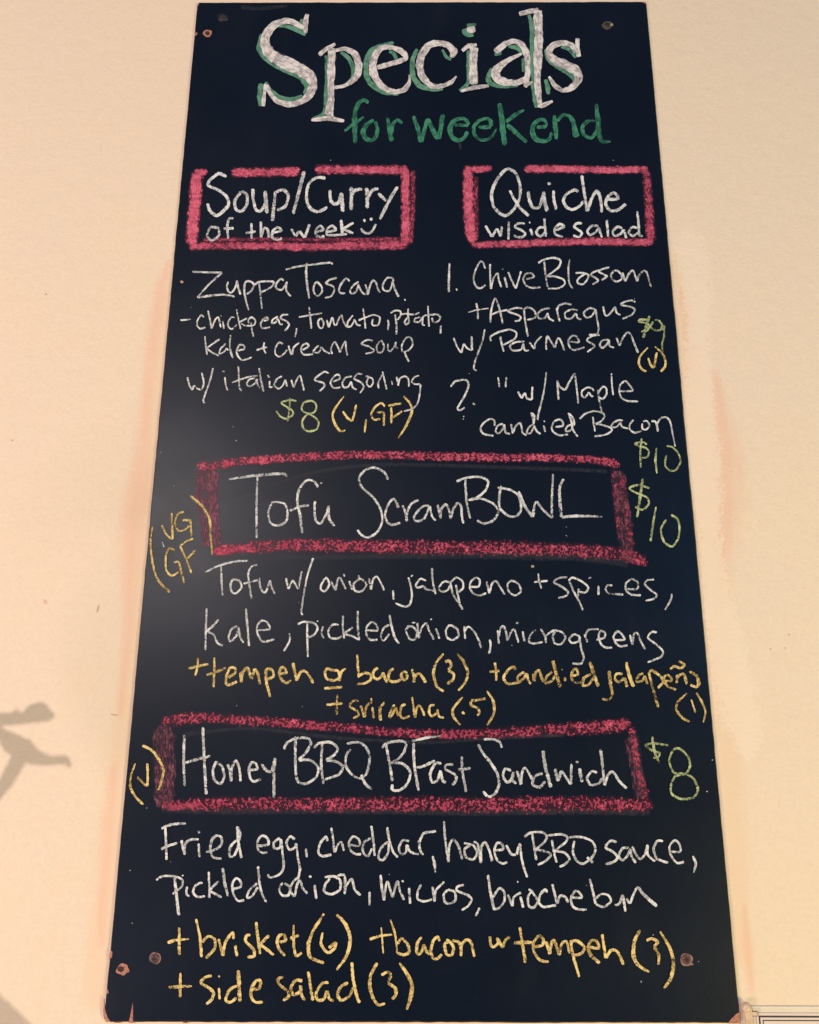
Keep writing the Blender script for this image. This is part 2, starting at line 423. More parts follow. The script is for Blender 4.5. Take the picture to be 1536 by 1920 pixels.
def disc_mesh(name, cx, cy, r, th, mat, dent=True, y0=-0.0002, parent=ROOT):
    c = P(cx, cy); rr = r*(P(cx+1, cy)-P(cx, cy)).length
    V = []; F = []; N = 24
    prof = [(1.0, 0.0), (0.97, 0.6), (0.85, 0.95), (0.62, 1.0), (0.45, 0.9), (0.28, 0.25 if dent else 0.9)]
    for s, h in prof:
        for i in range(N):
            a = 2*math.pi*i/N
            k = 1.0
            if s < 0.5: k = 1.0 + 0.35*math.cos(4*a)
            V.append((c.x+rr*s*k*math.cos(a), y0-th*h, c.z+rr*s*k*math.sin(a)))
    for r_ in range(len(prof)-1):
        for i in range(N):
            j = (i+1) % N
            F.append((r_*N+i, r_*N+j, (r_+1)*N+j, (r_+1)*N+i))
    F.append(tuple((len(prof)-1)*N+i for i in range(N)))
    me = bpy.data.meshes.new(name); me.from_pydata(V, [], F)
    import bmesh
    bm = bmesh.new(); bm.from_mesh(me); bmesh.ops.recalc_face_normals(bm, faces=bm.faces); bm.to_mesh(me); bm.free()
    return link(name, me, mat, parent)
def hole(cx, cy, rx, ry, seed, ox, oy, hr, label):
    b = chip(blob(cx, cy, rx, ry, 16, 0.2, seed), 'screw_hole', M_WOOD, label=label); b['label'] = label
    p = chip(blob(cx+ox, cy+oy, hr, hr*0.9, 12, 0.15, seed+3), 'hole_mouth', M_HOLE, y=-0.00045)
    p.parent = b
hole(389, 62, 9, 6.3, 1.3, 0, 0.5, 4.3, 'rusty empty hole near the top left corner')
hole(230, 1818, 11.5, 11, 2.6, -3.2, -1, 6.0, 'empty hole with pink bare rim near the bottom left corner')
M_RING = simple('pinkish_rubbed_ring', (0.36, 0.20, 0.205), (0.22, 0.115, 0.12), 400)
chip(blob(1287, 1799, 11.6, 12.4, 18, 0.1, 5.2), 'bare_patch', M_RING)
chip(blob(1297, 1808, 3.4, 2.2, 9, 0.2, 7.2), 'bare_patch', M_RING, y=-0.0003)
chip(blob(290.5, 1797, 10.4, 11.4, 18, 0.12, 9.2), 'bare_patch', M_RING)
chip(blob(418.5, 34.5, 7, 6.0, 14, 0.25, 3.2), 'bare_patch', simple('rubbed_grey', (0.05, 0.05, 0.055), (0.03, 0.03, 0.035), 400))
chip(blob(1139.5, 47.5, 8.8, 6.6, 14, 0.3, 6.1), 'bare_patch', simple('rubbed_brown', (0.13, 0.09, 0.075), (0.05, 0.04, 0.04), 600))
for cx, cy, r, m in ((1286.5, 1798.5, 8.6, M_SCREW), (290.5, 1797.5, 8.6, M_SCREW), (418, 34, 5.2, M_SCREWD), (1138.8, 47, 5.2, M_SCREWD)):
    sc_ = disc_mesh('screw', cx, cy, r, 0.0009, m, y0=-0.0004)
    q = r*0.52; e = r*0.17
    rc = chip([(cx-e, cy-q), (cx+e, cy-q), (cx+e, cy-e), (cx+q, cy-e), (cx+q, cy+e), (cx+e, cy+e), (cx+e, cy+q), (cx-e, cy+q), (cx-e, cy+e), (cx-q, cy+e), (cx-q, cy-e), (cx-e, cy-e)], 'drive_recess', M_HOLE, y=-0.00136, th=0.0004)
    rc.parent = sc_
chip(blob(1147, 47, 2.6, 2.3, 8, 0.2, 2.2), 'bare_patch', simple('pale_scrape', (0.42, 0.33, 0.27), (0.3, 0.22, 0.18)), y=-0.0006)

# ---------------------------------------------------------------- chalk
def write(name, mat, width, items, label=None, press=1.0, layer=0.0004, jit=0.09):
    st = Strokes(-0.00035, layer)
    for fr, tx in items: draw(st, fr, tx, width, press, jit, 0.96 if width < 9 else 1.0)
    return st.build(name, mat, ROOT, label)

# wiped ghosts and dust that stays under the fresh chalk
for one in ('450,12,10 480,16,10 540,11,8|405,28,14 430,36,16|400,935,12 440,928,14 600,884,9 700,872,10 800,872,9 940,876,10 1060,880,9 1140,884,10'
    '|300,1518,16 420,1522,14 640,1522,12 860,1524,14 1100,1522,16 1220,1524,14|340,1378,10 470,1366,9 640,1384,9 800,1392,9 900,1386,8 1060,1378,9'
    '|395,1046,14 640,1044,14 880,1042,16 1080,1046,18 1180,1058,16|1188,1375,20 1196,1430,22 1208,1500,22').split('|'):
    write('wiped_chalk', CH_D, 10, [(PX, one)], None, 0.62, 0.0)

# pink borders
FAINT = 0.58
def border(label, solid, grain, faded):
    o = None
    for items, mat, lay, ji, fat in ((solid, CH_PS, 0.0, 0.06, 1.26), (grain, CH_P, 0.0001, 0.08, 1.30), (faded, CH_PP, 0.00005, 0.06, 1.08)):
        for tx, pr in items:
            for one in tx.split('|'):
                s = Strokes(-0.00035, lay); draw(s, PX, one, 20, pr, ji, fat)
                if o is None: o = s.build('chalk_border', mat, ROOT, label)
                else: s.build('border_side', mat, o)
    return o
def fr(frame, txt):
    x0, y0, x1 = frame; k = (x1-x0)/1536.0
    r = []
    for s in txt.split('|'):
        r.append(' '.join('%.1f,%.1f,%.1f' % (x0+float(a)*k, y0+float(b)*k, float(c)*k) for a, b, c in (t.split(',') for t in s.split())))
    return '|'.join(r)
border('bright pink border around Soup/Curry',
       [(fr(E_, '100,95,74 92,210,78 80,350,78 70,470,78 62,580,72'), 1.02), (fr(E_, '75,108,40 170,110,44'), 0.85),
        (fr(E_, '305,112,58 420,112,60 560,110,60 755,104,58'), 0.86), (fr(E_, '830,90,60 1000,92,58 1200,95,58 1430,95,60'), 0.90),
        (fr(E_, '1402,80,58 1402,240,58 1404,400,60 1402,580,62'), 0.86), (fr(E_, '1450,90,34 1452,300,34 1436,560,30'), 0.40),
        (fr(E_, '40,582,46 200,570,52 500,570,54 800,575,54 1100,568,58 1425,562,60'), 0.80), (fr(E_, '130,535,26 500,528,26 900,532,26 1380,525,26'), 0.34)],
       [], [])
border('pink border around Quiche',
       [(fr(G_, '70,105,52 170,102,50 290,100,48'), 0.86), (fr(G_, '105,90,76 108,250,78 112,400,84 125,540,80 145,650,70'), 0.95), (fr(G_, '165,150,36 162,330,40 168,500,38 172,600,30'), 0.42),
        (fr(G_, '505,102,62 700,102,60 900,106,56 1150,110,54 1410,106,52'), 0.95),
        (fr(G_, '1392,100,60 1400,240,62 1410,400,68 1418,540,72 1428,640,74'), 0.66), (fr(G_, '125,648,54 400,642,56 700,632,56 1000,622,58 1230,630,60 1450,628,54'), 0.72)],
       [], [])
border('grainy pink border around Tofu ScramBOWL',
       [(fr(T_, '510,785,52 600,775,56 720,760,50 820,748,40'), 0.72)],
       [('366,878,18 395,874,20 420,869,18 455,865,17 495,862,17 570,857,16 652,853,15 730,853,16 830,856,16 930,858,16 1012,858,15 1095,861,14 1145,867,17 1164,876,16', 0.70),
        ('395,1034,18 445,1029,22 520,1023,24 595,1022,24 650,1024,25 730,1025,25 830,1027,26 930,1028,26 1020,1030,27 1120,1035,26 1170,1040,24 1215,1055,18', 0.63),
        ('1165,1038,26 1190,1046,24 1216,1060,12', 0.6),
        ('1148,876,10 1154,910,9 1158,960,10 1162,1010,9|1166,890,12 1174,950,12 1180,1000,14 1186,1030,14', 0.40)],
       [('378,880,24 378,930,24 384,980,22 390,1026,22', 0.50), ('399,880,24 400,930,22 403,980,20 407,1026,18', 0.74),
        ('1158,880,26 1164,930,30 1170,980,32 1176,1030,30 1182,1056,22', 0.36)])
border('grainy pink border around Honey BBQ sandwich',
       [(fr(H_, '310,715,50 380,738,56 470,725,50 600,712,40'), 0.62), (fr(L_, '930,75,50 985,95,70 1010,120,50'), 0.55)],
       [('300,1355,18 330,1350,22 380,1346,20 455,1351,19 530,1355,18 612,1363,18 635,1363,18 710,1371,19 785,1376,19 840,1377,19 892,1376,20 950,1374,20 1000,1371,21 1060,1367,24 1120,1364,26 1180,1358,28', 0.68),
        ('300,1512,18 380,1508,24 455,1508,26 612,1509,26 700,1508,28 800,1508,28 892,1509,29 1000,1508,29 1120,1508,28 1226,1512,22', 0.66),
        ('1184,1362,17 1190,1400,14 1196,1440,13 1205,1470,14 1212,1500,16 1222,1520,16', 0.55)],
       [('307,1356,41 308,1400,42 308,1450,42 307,1500,42 308,1518,38', 0.50),
        ('1180,1380,22 1188,1420,22 1196,1460,24 1204,1500,28', 0.36)])

# heading
g = Strokes(-0.00035, 0.0004, 0.2)
draw(g, A_, '240,208,18 330,210,36 420,240,46 485,275,34|130,270,24 112,370,44 140,440,50 235,520,46 330,570,40 420,610,44 470,650,50 492,700,40 470,750,26|160,655,30 210,735,46 290,785,42 380,795,42 455,762,20|128,665,46 118,760,52 128,850,40'
     '|455,150,34 450,220,40|650,440,30 655,600,40 645,800,42 630,905,38 535,952,26|765,415,30 830,470,38 862,550,38 855,625,32 800,675,20|1190,342,22 1110,360,44 1020,400,52 972,480,52 965,570,52 990,650,48 1060,712,42 1140,745,36 1225,755,20|1150,410,25 1190,430,36 1215,485,25', 10, 0.92)
draw(g, B_, '270,450,24 230,430,26 200,375,20|10,370,24 -26,460,40 -22,570,44 20,640,42 80,668,36 150,680,30 205,675,15|372,215,60 378,245,56 400,262,46 438,262,34|385,190,30 458,186,25|398,380,26 395,520,30 395,630,32 330,690,30'
     '|595,412,30 650,402,25|700,350,25 770,365,36 812,402,30|815,440,26 815,545,24|575,515,30 548,600,42 590,642,40 680,655,32 775,648,20|855,110,26 878,200,38 884,400,50 895,600,52 912,760,58 925,815,44'
     '|1100,352,25 1160,372,36 1215,435,30|985,370,26 1000,440,42 1070,497,46 1150,545,46 1200,600,36 1188,655,20|985,600,36 1000,670,42 1005,715,20', 10, 0.92)
g.build('heading_shadow', CH_GS, ROOT, 'green drop shadow behind the word Specials')
g = Strokes(-0.00035, 0.0009, 0.16)
draw(g, A_, '498,110,34 482,180,48 482,265,28|468,228,34 400,185,52 330,165,54 240,195,62 172,270,80 158,350,90 200,430,104 300,490,112 400,535,112 480,585,106 532,640,90 540,700,76 500,770,66 430,820,60 350,835,50 260,810,46 205,755,44 168,680,36|160,670,26 152,760,30 142,850,38'
     '|590,440,36 650,390,46 722,350,26|692,380,70 688,600,70 685,800,62 672,900,74 665,925,90|528,960,20 600,952,40 670,945,50 740,958,36 792,968,22|722,402,30 800,390,40 870,425,62 905,500,68 900,590,60 850,650,46 780,690,32 705,695,28'
     '|1055,538,40 1150,515,44 1240,485,50 1288,465,34 1268,425,54 1220,395,46 1150,375,42 1080,390,52 1032,460,68 1022,560,72 1060,650,62 1120,710,50 1200,735,46 1270,715,44 1312,660,34 1312,595,14', 10, 1.0)
draw(g, B_, '268,435,34 285,388,62 245,345,56 170,325,46 90,350,56 38,430,66 28,520,66 62,600,56 120,650,46 200,650,40 270,620,34 308,575,10|404,225,56 432,222,54|350,385,24 400,348,40 462,338,26|440,355,72 432,500,70 438,640,78|340,690,22 430,665,38 490,655,32 555,650,22'
     '|598,395,40 640,362,60 690,325,46 750,310,46 810,345,52 842,420,52 846,520,46 842,600,52 830,662,30|805,405,16 720,445,36 642,495,58 602,550,80 622,600,72 700,625,54 780,620,46 842,590,42|835,640,40 885,622,20|782,108,40 850,90,42 930,72,36|922,75,72 930,250,74 925,450,70 920,600,58 930,720,48 940,815,36|938,808,36 980,790,42 1038,765,20'
     '|1226,288,36 1226,360,38 1236,430,36|1215,402,44 1180,342,50 1110,325,46 1040,345,52 1008,400,58 1050,455,62 1130,490,78 1210,535,80 1236,590,70 1200,650,56 1120,685,42 1058,650,42 1008,578,24', 10, 1.0)
g.build('heading_lettering', CH_T, ROOT, 'large white serif word Specials')
write('heading_lettering', CH_G, 10, [
    (C_, '370,140,45 310,105,48 250,150,62 215,240,66 210,350,66 215,480,60 218,600,55|95,455,32 180,390,46 260,335,40 315,290,18|430,325,30 350,380,62 305,460,72 330,530,62 400,555,52 450,520,56 465,430,52 438,340,40'
         '|580,300,40 600,420,56 630,575,62|625,480,50 640,380,52 690,330,46 748,370,44|870,280,42 920,420,56 955,585,50! 1000,430,52 1030,310,56! 1090,440,62 1150,550,62! 1180,420,60 1205,260,56'
         '|1330,385,40 1420,385,46 1495,390,35! 1470,340,52 1420,310,42 1330,340,62 1285,420,66 1300,510,62 1370,560,52 1440,530,52 1485,455,46'),
    (D_, '90,375,40 160,375,46 228,370,40! 222,310,46 180,285,38 100,310,42 50,370,46 55,450,46 110,500,42 180,505,40 240,460,36 282,390,18|310,122,56 335,300,68 365,565,66|568,195,24 470,250,50 372,322,46|385,345,50 480,430,56 595,535,40'
         '|690,375,35 770,370,46 796,348,30 770,300,46 720,300,46 665,350,52 650,430,62 690,500,62 770,520,50 830,490,50 846,425,34|875,248,40 885,370,56 900,505,46|905,320,40 960,255,46 1030,260,46 1075,340,62 1102,485,72'
         '|1300,310,25 1220,315,46 1165,370,50 1180,450,50 1250,485,40 1310,420,40 1320,330,38|1308,130,36 1325,300,60 1340,450,62 1365,520,50 1458,522,22')],
    'green words for weekend', 0.98)
write('chalk_drip', CH_D, 6, [(C_, '1390,580,40 1405,660,24')], 'faint drip below the green lettering', 0.9)

# section titles
write('section_title', CH_W, 7.2, [(E_,
    '285,140 235,118 180,160 170,192 230,220 285,265 292,320 225,380 180,350 163,303|375,230 335,290 345,345 380,352 410,310 410,250 375,228|450,210 450,280 470,345 500,350 530,290 525,225! 530,300,30 538,370,32'
    '|590,225,22 580,320,24 570,418,28|590,235 640,220 670,255 652,320 598,350|770,100,30 740,220,28 700,372,24|905,148 850,142 800,180 783,260 800,325 850,357 917,328|930,220 935,280 955,305 985,298 1002,235! 1005,280,30 1012,360,30'
    '|1065,200,30 1065,270,30 1063,350,28|1065,255 1090,222 1135,215|1160,205,28 1165,260,28 1165,338,26|1168,270 1195,225 1237,210|1232,240 1285,292|1355,198,26 1300,290,26 1243,405,24')], 'white words Soup/Curry', 1.02)
write('section_subtitle', CH_W, 5.8, [(E_,
    '240,460 185,455 162,505 190,537 235,505 235,462|328,400 300,400 288,450 295,528|262,464 330,460|440,425 440,528|402,492 470,480|498,415 500,520! 515,465 540,468 547,520|570,490 627,475 605,455 575,475 568,515 600,532 632,522'
    '|688,462 715,512! 740,475! 772,522! 805,432|838,485 890,470 870,445 843,475 850,512 900,510|905,485 967,470 945,445 915,465 915,502 985,502 1040,495|1000,405,24 1010,508,24|1080,425 1010,465! 1078,492'
    '|1146,405,22 1148,416,20|1188,400,22 1190,408,18|1122,460 1150,489 1190,485 1220,432')], 'white words of the week with a smiling face', 1.0)
write('section_title', CH_W, 7.0, [(G_,
    '450,128 388,103 320,170 278,270 290,370 340,425 382,437 430,400 475,320 482,230 460,150 430,115|405,255,22 440,320,24 480,380,26 545,442,28|540,260 550,330,30 575,380 620,375 645,300 648,262! 660,340,34 680,412,36|682,210,30 702,206,22|722,255,24 725,320,28 742,398,28'
    '|905,265 870,255 815,285 793,330 815,375 860,395 910,370 942,330|925,145,26 945,280,28 965,410,26! 1000,310 1035,262 1060,320 1070,418,28|1100,322 1187,315 1160,275 1120,295 1098,350 1130,402 1190,395 1245,352')], 'white word Quiche', 1.02)
write('section_subtitle', CH_W, 5.6, [(G_,
    '230,508 280,592! 315,528! 342,592! 350,512|400,478 398,612|518,495 470,495 445,520 490,543 518,568 500,592 460,592 433,578|548,486,14 553,490,14|555,530 572,585|660,525 620,525 598,560 630,588 668,550|655,455 668,592|730,545 797,520 770,500 732,530 735,572 792,592'
    '|930,495 890,495 872,520 905,543 927,565 905,592 862,580|1050,515 1000,512 967,548 985,578 1030,555 1045,520! 1072,598|1105,468 1117,592|1220,530 1180,520 1148,555 1165,585 1205,570 1227,535! 1247,602|1335,530 1290,522 1265,560 1295,585 1330,560|1325,405 1335,500 1340,575 1368,588')], 'white words w/side salad', 1.0)

# soup
write('dish_lettering', CH_W, 4.4, [
    (Z1, '180,177,30 350,182,28 522,187,28! 380,310 240,468! 400,445,32 540,435,32 665,458,26|590,285 573,340 590,395 625,412 665,360 690,272! 700,350,28 728,435,30|760,345 795,282 850,292 877,325 850,385 795,432|778,300,24 768,390,28 785,490,26 818,612,24'
         '|935,300 950,420,26 968,597,24|888,325 930,292 1050,283 1102,295 1070,350 958,408|1215,278 1180,258 1130,310 1128,360 1185,382 1230,330 1250,285! 1240,340,28 1245,395,28 1295,455,26|1232,152 1380,116 1536,96 1650,82 1740,75 1768,98|1475,70,28 1465,200,34 1480,350,30 1502,478,26'),
    (Z2, '45,283 13,350 20,420 65,447 107,400 100,340 45,283|277,243 200,265 152,305 230,340 247,385 210,450 136,470|422,285 375,253 320,320,28 298,385,28 320,417 372,417|522,288 460,330 423,390 440,422 490,400 520,318! 550,400 602,437|592,318 615,380 622,442! 650,330 680,276 715,300 735,370 763,412|912,290 900,248 840,248 793,320 800,382 860,392 890,340 900,285! 930,380,30 972,462,28|1037,488,24 1045,498,22')],
    'white words Zuppa Toscana', 0.96)
write('description_lettering', CH_W, 4.0, [
    (Z1, '47,722,22 110,718,22 168,712,14|315,690 285,663 245,720 238,780 275,817 333,800|360,612 380,700 402,822! 440,720 475,688 490,740 505,805|500,664,16 512,682,16|525,730 542,820|665,697 625,688 590,740 588,790 630,822 688,770|682,598 705,720 730,832|802,698 712,745! 785,790'
         '|820,760 815,720 850,688 892,725 882,772 835,785 790,782|845,745 855,830 876,912|985,732 1037,715 1020,688 980,710 953,770 980,812 1060,800|1150,678 1090,715 1078,755 1120,745 1145,698! 1170,765 1205,765|1268,660 1200,663 1178,700 1240,730 1272,770 1250,812 1222,842|1358,808 1350,870 1338,912|1497,572 1510,680 1524,820|1380,686 1450,675 1536,660 1600,650 1650,646'),
    (Z2, '90,698 63,740 75,800 110,807 127,750 95,693|160,715 185,805! 215,708 225,695 245,770 265,785! 300,700 330,668 345,730 388,805|457,663 400,740 393,792 430,792 465,740 470,708! 500,770 545,782|570,588,20 585,700,22 598,818,24|515,725 600,690 690,662 758,690 742,772 690,782 668,760 682,705'
         '|850,708 855,780 846,838|928,655 945,760 945,887,28|875,645 930,613 987,620 992,670 955,722|1000,655 1060,650 1130,658 1208,635|1078,588,22 1075,670 1090,745|1070,690 1038,740 1055,772 1088,740 1082,695|1222,688 1160,700 1148,735 1200,742 1240,690! 1240,770 1268,777|1300,558,24 1305,680 1312,797|1228,700 1270,668 1345,660 1400,658 1440,690 1405,740 1360,742 1345,690|1445,776 1440,875'),
    (Z1, '325,900,22 335,1000,24 352,1112,26|492,933 345,1035! 400,1080 485,1122|565,982 505,1040 488,1100 535,1080 572,1035! 590,1065|615,888,22 605,1000,24 620,1090,28 642,1150,24|690,1065 768,1045 765,1008 715,1003 683,1070 700,1130 750,1172 855,1138|995,968 985,1040 1015,1102|903,1062 960,1040 1028,1023'
         '|1208,990 1160,973 1118,1040 1118,1100 1160,1132 1215,1100 1252,1050|1265,1003 1280,1060,28 1305,1113,28! 1325,1030 1388,973|1420,1060 1492,1015 1470,983 1420,1010 1408,1060 1440,1110,28 1545,1105'),
    (Z2, '75,1003 30,1040 8,1080 55,1090 90,1060 95,1018! 140,1070 205,1102|225,1105 208,1040 250,965 285,1020 308,1085! 345,1000 372,960 378,1040 393,1120|682,955 620,943 550,985 640,1020 692,1060 660,1087 595,1097|765,953 723,1010 735,1082 780,1082 807,1020 780,960 760,953|850,983 850,1050 875,1072 905,1040 942,963! 935,1020 965,1040|1010,1080 1008,1000 1060,915 1110,925 1127,1000 1080,1060 1015,1082|1035,1070 1055,1130,26 1087,1193,26'),
    (Y1, '130,222 150,310 185,372! 205,312! 240,350 290,367! 312,290 290,168|417,118 380,270 308,480 330,513|530,160,26 542,163,26|550,218 560,310 582,370|700,100 710,250 715,340 742,382|628,287 720,250 820,220 922,208|892,235 830,245 798,300 830,327 890,290 910,238! 920,310 945,350|935,118,24 955,250,28 988,388,28'
         '|1030,195 1052,230|1055,263 1055,332 1088,332|1197,213 1140,240 1108,310 1150,352 1200,320 1230,248! 1252,332|1298,252 1325,342! 1360,250 1395,206 1420,280 1443,378'),
    (Y2, '342,180 290,163 210,215 183,255 280,290 287,330 235,382|383,275 462,240 455,198 420,198 380,240 358,290 400,347 478,333|602,215 530,228 493,290 510,337 560,330 592,268! 610,340 655,362|720,190 660,188 628,240 700,280 732,330 692,404|752,215 785,217 765,290 800,332 837,290 830,240 780,218'
         '|902,352 895,290 945,195 970,270 992,362|944,158,22 955,190,22|1047,262 1056,312|1103,218 1120,322! 1140,240 1200,213 1237,250 1242,332|1357,205 1310,218 1273,270 1310,302 1372,300! 1365,400 1340,510 1290,570 1185,607')],
    'white description of the soup in four lines', 0.95)
write('price_lettering', CH_L, 4.4, [(Y1, '1358,492 1280,480 1188,510 1250,560 1312,600 1312,650 1240,692 1170,660 1128,598|1285,453 1275,580 1257,722'),
    (Y2, '185,505 130,488 60,510 33,570 60,615 120,637 190,680 227,740 200,810 110,832 50,790 43,710 100,640 170,620 202,560 180,500')], 'pale green price 8 dollars of the soup', 0.92)
write('dietary_mark', CH_Y, 5.0, [(Y2, '512,438,14 420,560,30 383,650,32 410,750,36 470,828,34 528,820,18|495,603 550,680,36 600,722,34! 625,640 647,530|760,692 742,848|972,558 930,513 860,560 818,640 850,702 922,690|878,620 955,623 960,700 960,773|1005,545,38 1080,530 1160,518,22|1040,560 1045,650 1042,742|1040,685 1100,650 1168,603'
     '|1178,432,26 1260,530,34 1272,620,36 1210,770,34 1118,912,12')], 'yellow mark V, GF beside the soup price', 0.98)
M_NICK = simple('pinkish_chip', (0.55, 0.35, 0.30), (0.4, 0.25, 0.22))
for one in ('340,528,5 342,529,4', '998,1062,5 1000,1062,4'):
    write('pink_nick', M_NICK, 4.0, [(PX, one)])

# quiche
write('dish_lettering', CH_W, 4.3, [
    (W1, '138,78,18 132,240,34 130,408,28|208,372,16 225,375,18 215,390,16|542,145 515,72 480,68 430,160 408,260 440,345 490,362 547,322|595,88,26 595,230,26 605,373,28! 630,260 680,193 690,260 722,352|728,142,18 745,152,18|758,233 787,358|798,178 845,290 882,368! 915,270 942,168|1000,260 1088,235 1060,193 1000,200 968,260 1000,330 1060,357 1165,350'),
    (W2, '62,45 75,180 100,350|-5,82 60,40 170,20 247,50 230,120 160,180 88,230! 180,228 280,265 292,320 220,362 105,365|350,33 335,150 345,300 387,368|530,195 452,250 438,300 500,317 550,260 562,215 510,190 412,190|705,160 640,170 588,210 650,250 667,280 605,322|798,128 720,145 678,175 740,210 772,230 705,272'
         '|850,163 885,165 932,210 932,260 880,287 828,260 818,210 850,163|945,183 975,288! 1010,210 1060,162 1090,230 1110,288! 1130,220 1180,168 1215,178 1240,260 1268,352'),
    (W1, '440,525 455,620 457,713|347,634,14 450,605,22 578,588,12|598,752 605,620 650,478 690,560 720,680 738,768|600,660 700,625 790,605|962,590 880,583 795,620 900,660 942,690 920,727 870,732|975,600 985,700 1000,800 1022,908|965,612 1010,578 1080,600 1112,660 1090,700 1005,717|1270,588 1190,600 1130,650 1150,702 1210,697 1242,638! 1260,700 1315,732'),
    (W2, '205,580 215,650 240,738|203,622 230,560 300,533 378,547|442,612 370,600 298,640 310,702 370,700 420,640! 440,700 485,712|640,600 570,588 508,640 540,692 600,672 642,598! 655,700 674,800 660,875 565,887|728,562 740,640 765,672 810,640 862,568! 880,640 925,662|1092,522 1040,498 960,520 928,550 1030,570 1082,600 1050,660 940,707'),
    (W1, '183,918 220,1010 270,1092! 300,983! 340,1040 392,1062! 386,898|535,822 510,950 430,1170 412,1265 448,1292|710,903 725,990 748,1078|607,958 598,910 680,860 810,828 887,860 872,930 738,1002|982,960 880,970 818,1010 850,1062 940,1052 970,978! 985,1062 1035,1060|1035,968 1095,1048! 1105,980 1175,898|1230,1058 1225,980 1240,903 1290,980 1325,1033! 1350,940 1375,928 1410,1000 1430,1068'),
    (W2, '343,960 452,970 430,908 380,898 335,950 350,1020 400,1057 522,1025|690,888 600,900 545,950 610,990 627,1020 545,1082|792,940 720,950 687,1000 720,1032 770,990 795,938! 800,1010 855,1032|875,915 910,1013! 950,920 1000,858 1040,888 1080,990 1122,1092')],
    'white dish 1. Chive Blossom + Asparagus w/ Parmesan', 0.95)
write('price_lettering', CH_L, 4.6, [(W2, '1122,730,24 1180,720,24 1250,712,24|1222,715 1140,713 1128,738 1200,752,26 1240,770 1230,830 1155,850|1250,668,30 1222,760,44 1178,922,38|1290,735 1278,760 1260,800 1300,832 1370,832 1387,770 1350,723 1300,720|1385,835 1412,790 1412,900,24 1390,990,26 1400,1092,18')], 'pale green price 9 dollars of the asparagus quiche', 0.82)
write('dietary_mark', CH_Y, 4.6, [(W2, '1230,1028,14 1150,1120,28 1128,1200,30 1160,1270,32 1218,1297,24|1233,1142,22 1260,1220,34 1300,1262,34! 1312,1180,34 1332,1080,26|1308,1018,16 1390,1090,28 1427,1180,32 1420,1250,36 1372,1302,30')], 'yellow mark V below the 9 dollar price', 0.96)
write('dish_lettering', CH_W, 4.3, [
    (W3, '150,272 200,213 280,193 335,203 352,260 310,370 228,510 260,532 312,503|410,460,30 420,466,30|298,604,14|293,634,12|685,158 700,278,24|778,158 770,278,24|907,322 950,402! 985,343 1010,400 1065,418! 1070,268|1228,105,20 1195,350,22 1130,612,26 1143,642,20'),
    (W4, '90,138 105,362|90,140 120,210 180,252! 230,150 287,56! 310,230 328,404|507,262 485,232 430,220 372,255 368,310 405,332 445,270! 470,310 500,322|545,243 560,350 592,492|550,282 600,212 642,230 642,300 600,347 552,322|700,56,22 705,180,24 720,308,24|788,260 935,255 900,190 855,146 800,190 788,270 820,340 890,372 1005,374'),
    (W3, '647,712 640,650 590,633 520,680 488,740 520,800 635,822|742,685 680,710 658,770 690,797 740,740 755,690! 770,785 825,800|828,688 850,798! 880,720 930,678 950,730 960,790 1005,818|1085,690 1030,730 1008,790 1050,792 1090,720|1055,558 1080,640 1090,710 1120,770 1165,803|1060,560 1092,600 1085,690|1198,652,22 1210,665,20|1195,703 1215,782'),
    (W4, '68,662 152,650 150,600 110,578 50,610 28,680 60,730 120,757 215,747|262,630 200,660 188,710 240,702 272,650|215,502 250,600 265,690 322,775|220,508 272,570 282,650|490,543 500,620 517,718|338,577 400,520 500,485 600,505 622,545 580,600 518,625! 600,640 680,668 707,700 640,747 505,772'
         '|832,590 780,588 718,620 700,662 760,662 802,608! 820,660 895,682|952,582 908,630 908,690 960,727 1045,707|1055,600 1100,598 1127,650 1090,692 1048,680 1048,620|1148,595 1200,610 1225,718! 1210,650 1250,570 1310,553 1360,600 1390,750,24 1418,885,18')],
    'white dish 2. with maple candied bacon', 0.95)
write('price_lettering', CH_L, 4.6, [(W4, '1102,862 1050,833 965,850 1010,880 1090,900 1122,950 1100,1002 1038,1012|1040,788,20 1025,950,30 1030,1125,22|1207,898,22 1195,1040,36 1213,1190,26|1322,978 1305,1050 1310,1110 1370,1157 1430,1142 1478,1050 1450,960 1390,893 1318,878')], 'pale green price 10 dollars below the bacon quiche', 0.90)

# tofu bowl
write('dish_title', CH_W, 5.4, [
    (T_, '635,235,16 850,205,28 1040,193,28 1072,218,24|852,215 845,400 845,678|968,398 933,480 950,560 1000,582 1062,555 1077,480 1050,415 965,405|1307,297 1275,250 1220,243 1165,310,24 1150,400,24 1170,500,26 1188,642,24|1092,472 1170,440 1240,428|1330,263,14|1282,395,24 1280,490 1295,552 1330,562 1370,490 1385,430! 1390,530,26 1433,588'),
    (U_, '392,238 360,180 290,148 220,165 173,230 200,300 280,370 335,460 347,550 310,630 240,672 190,650 160,612|470,452 440,383 400,410 368,500 390,560 430,577 485,558|498,428 520,480 532,552! 535,480 565,420 620,388|702,430 650,440 588,510 600,547 660,532 705,433! 720,510 752,548'
         '|763,422 785,530! 790,460 825,423 850,470 860,535! 880,460 915,412 940,440 945,510 957,568|970,230 980,400 1007,530|902,252 980,223 1080,218 1142,250 1120,320 1060,370 993,392! 1080,378 1180,418 1217,480 1180,542 1110,567 1058,542|1240,280 1225,370 1230,450 1290,507 1350,512 1390,460 1370,360 1310,315 1212,298'),
    (V_, '207,322,26 260,440,28 317,520,28! 330,430 345,398! 390,460 462,528! 460,400 468,192,18|548,228 518,300,28 522,420,28 532,520,26! 650,510,26 840,515,18')],
    'white words Tofu ScramBOWL', 0.90)
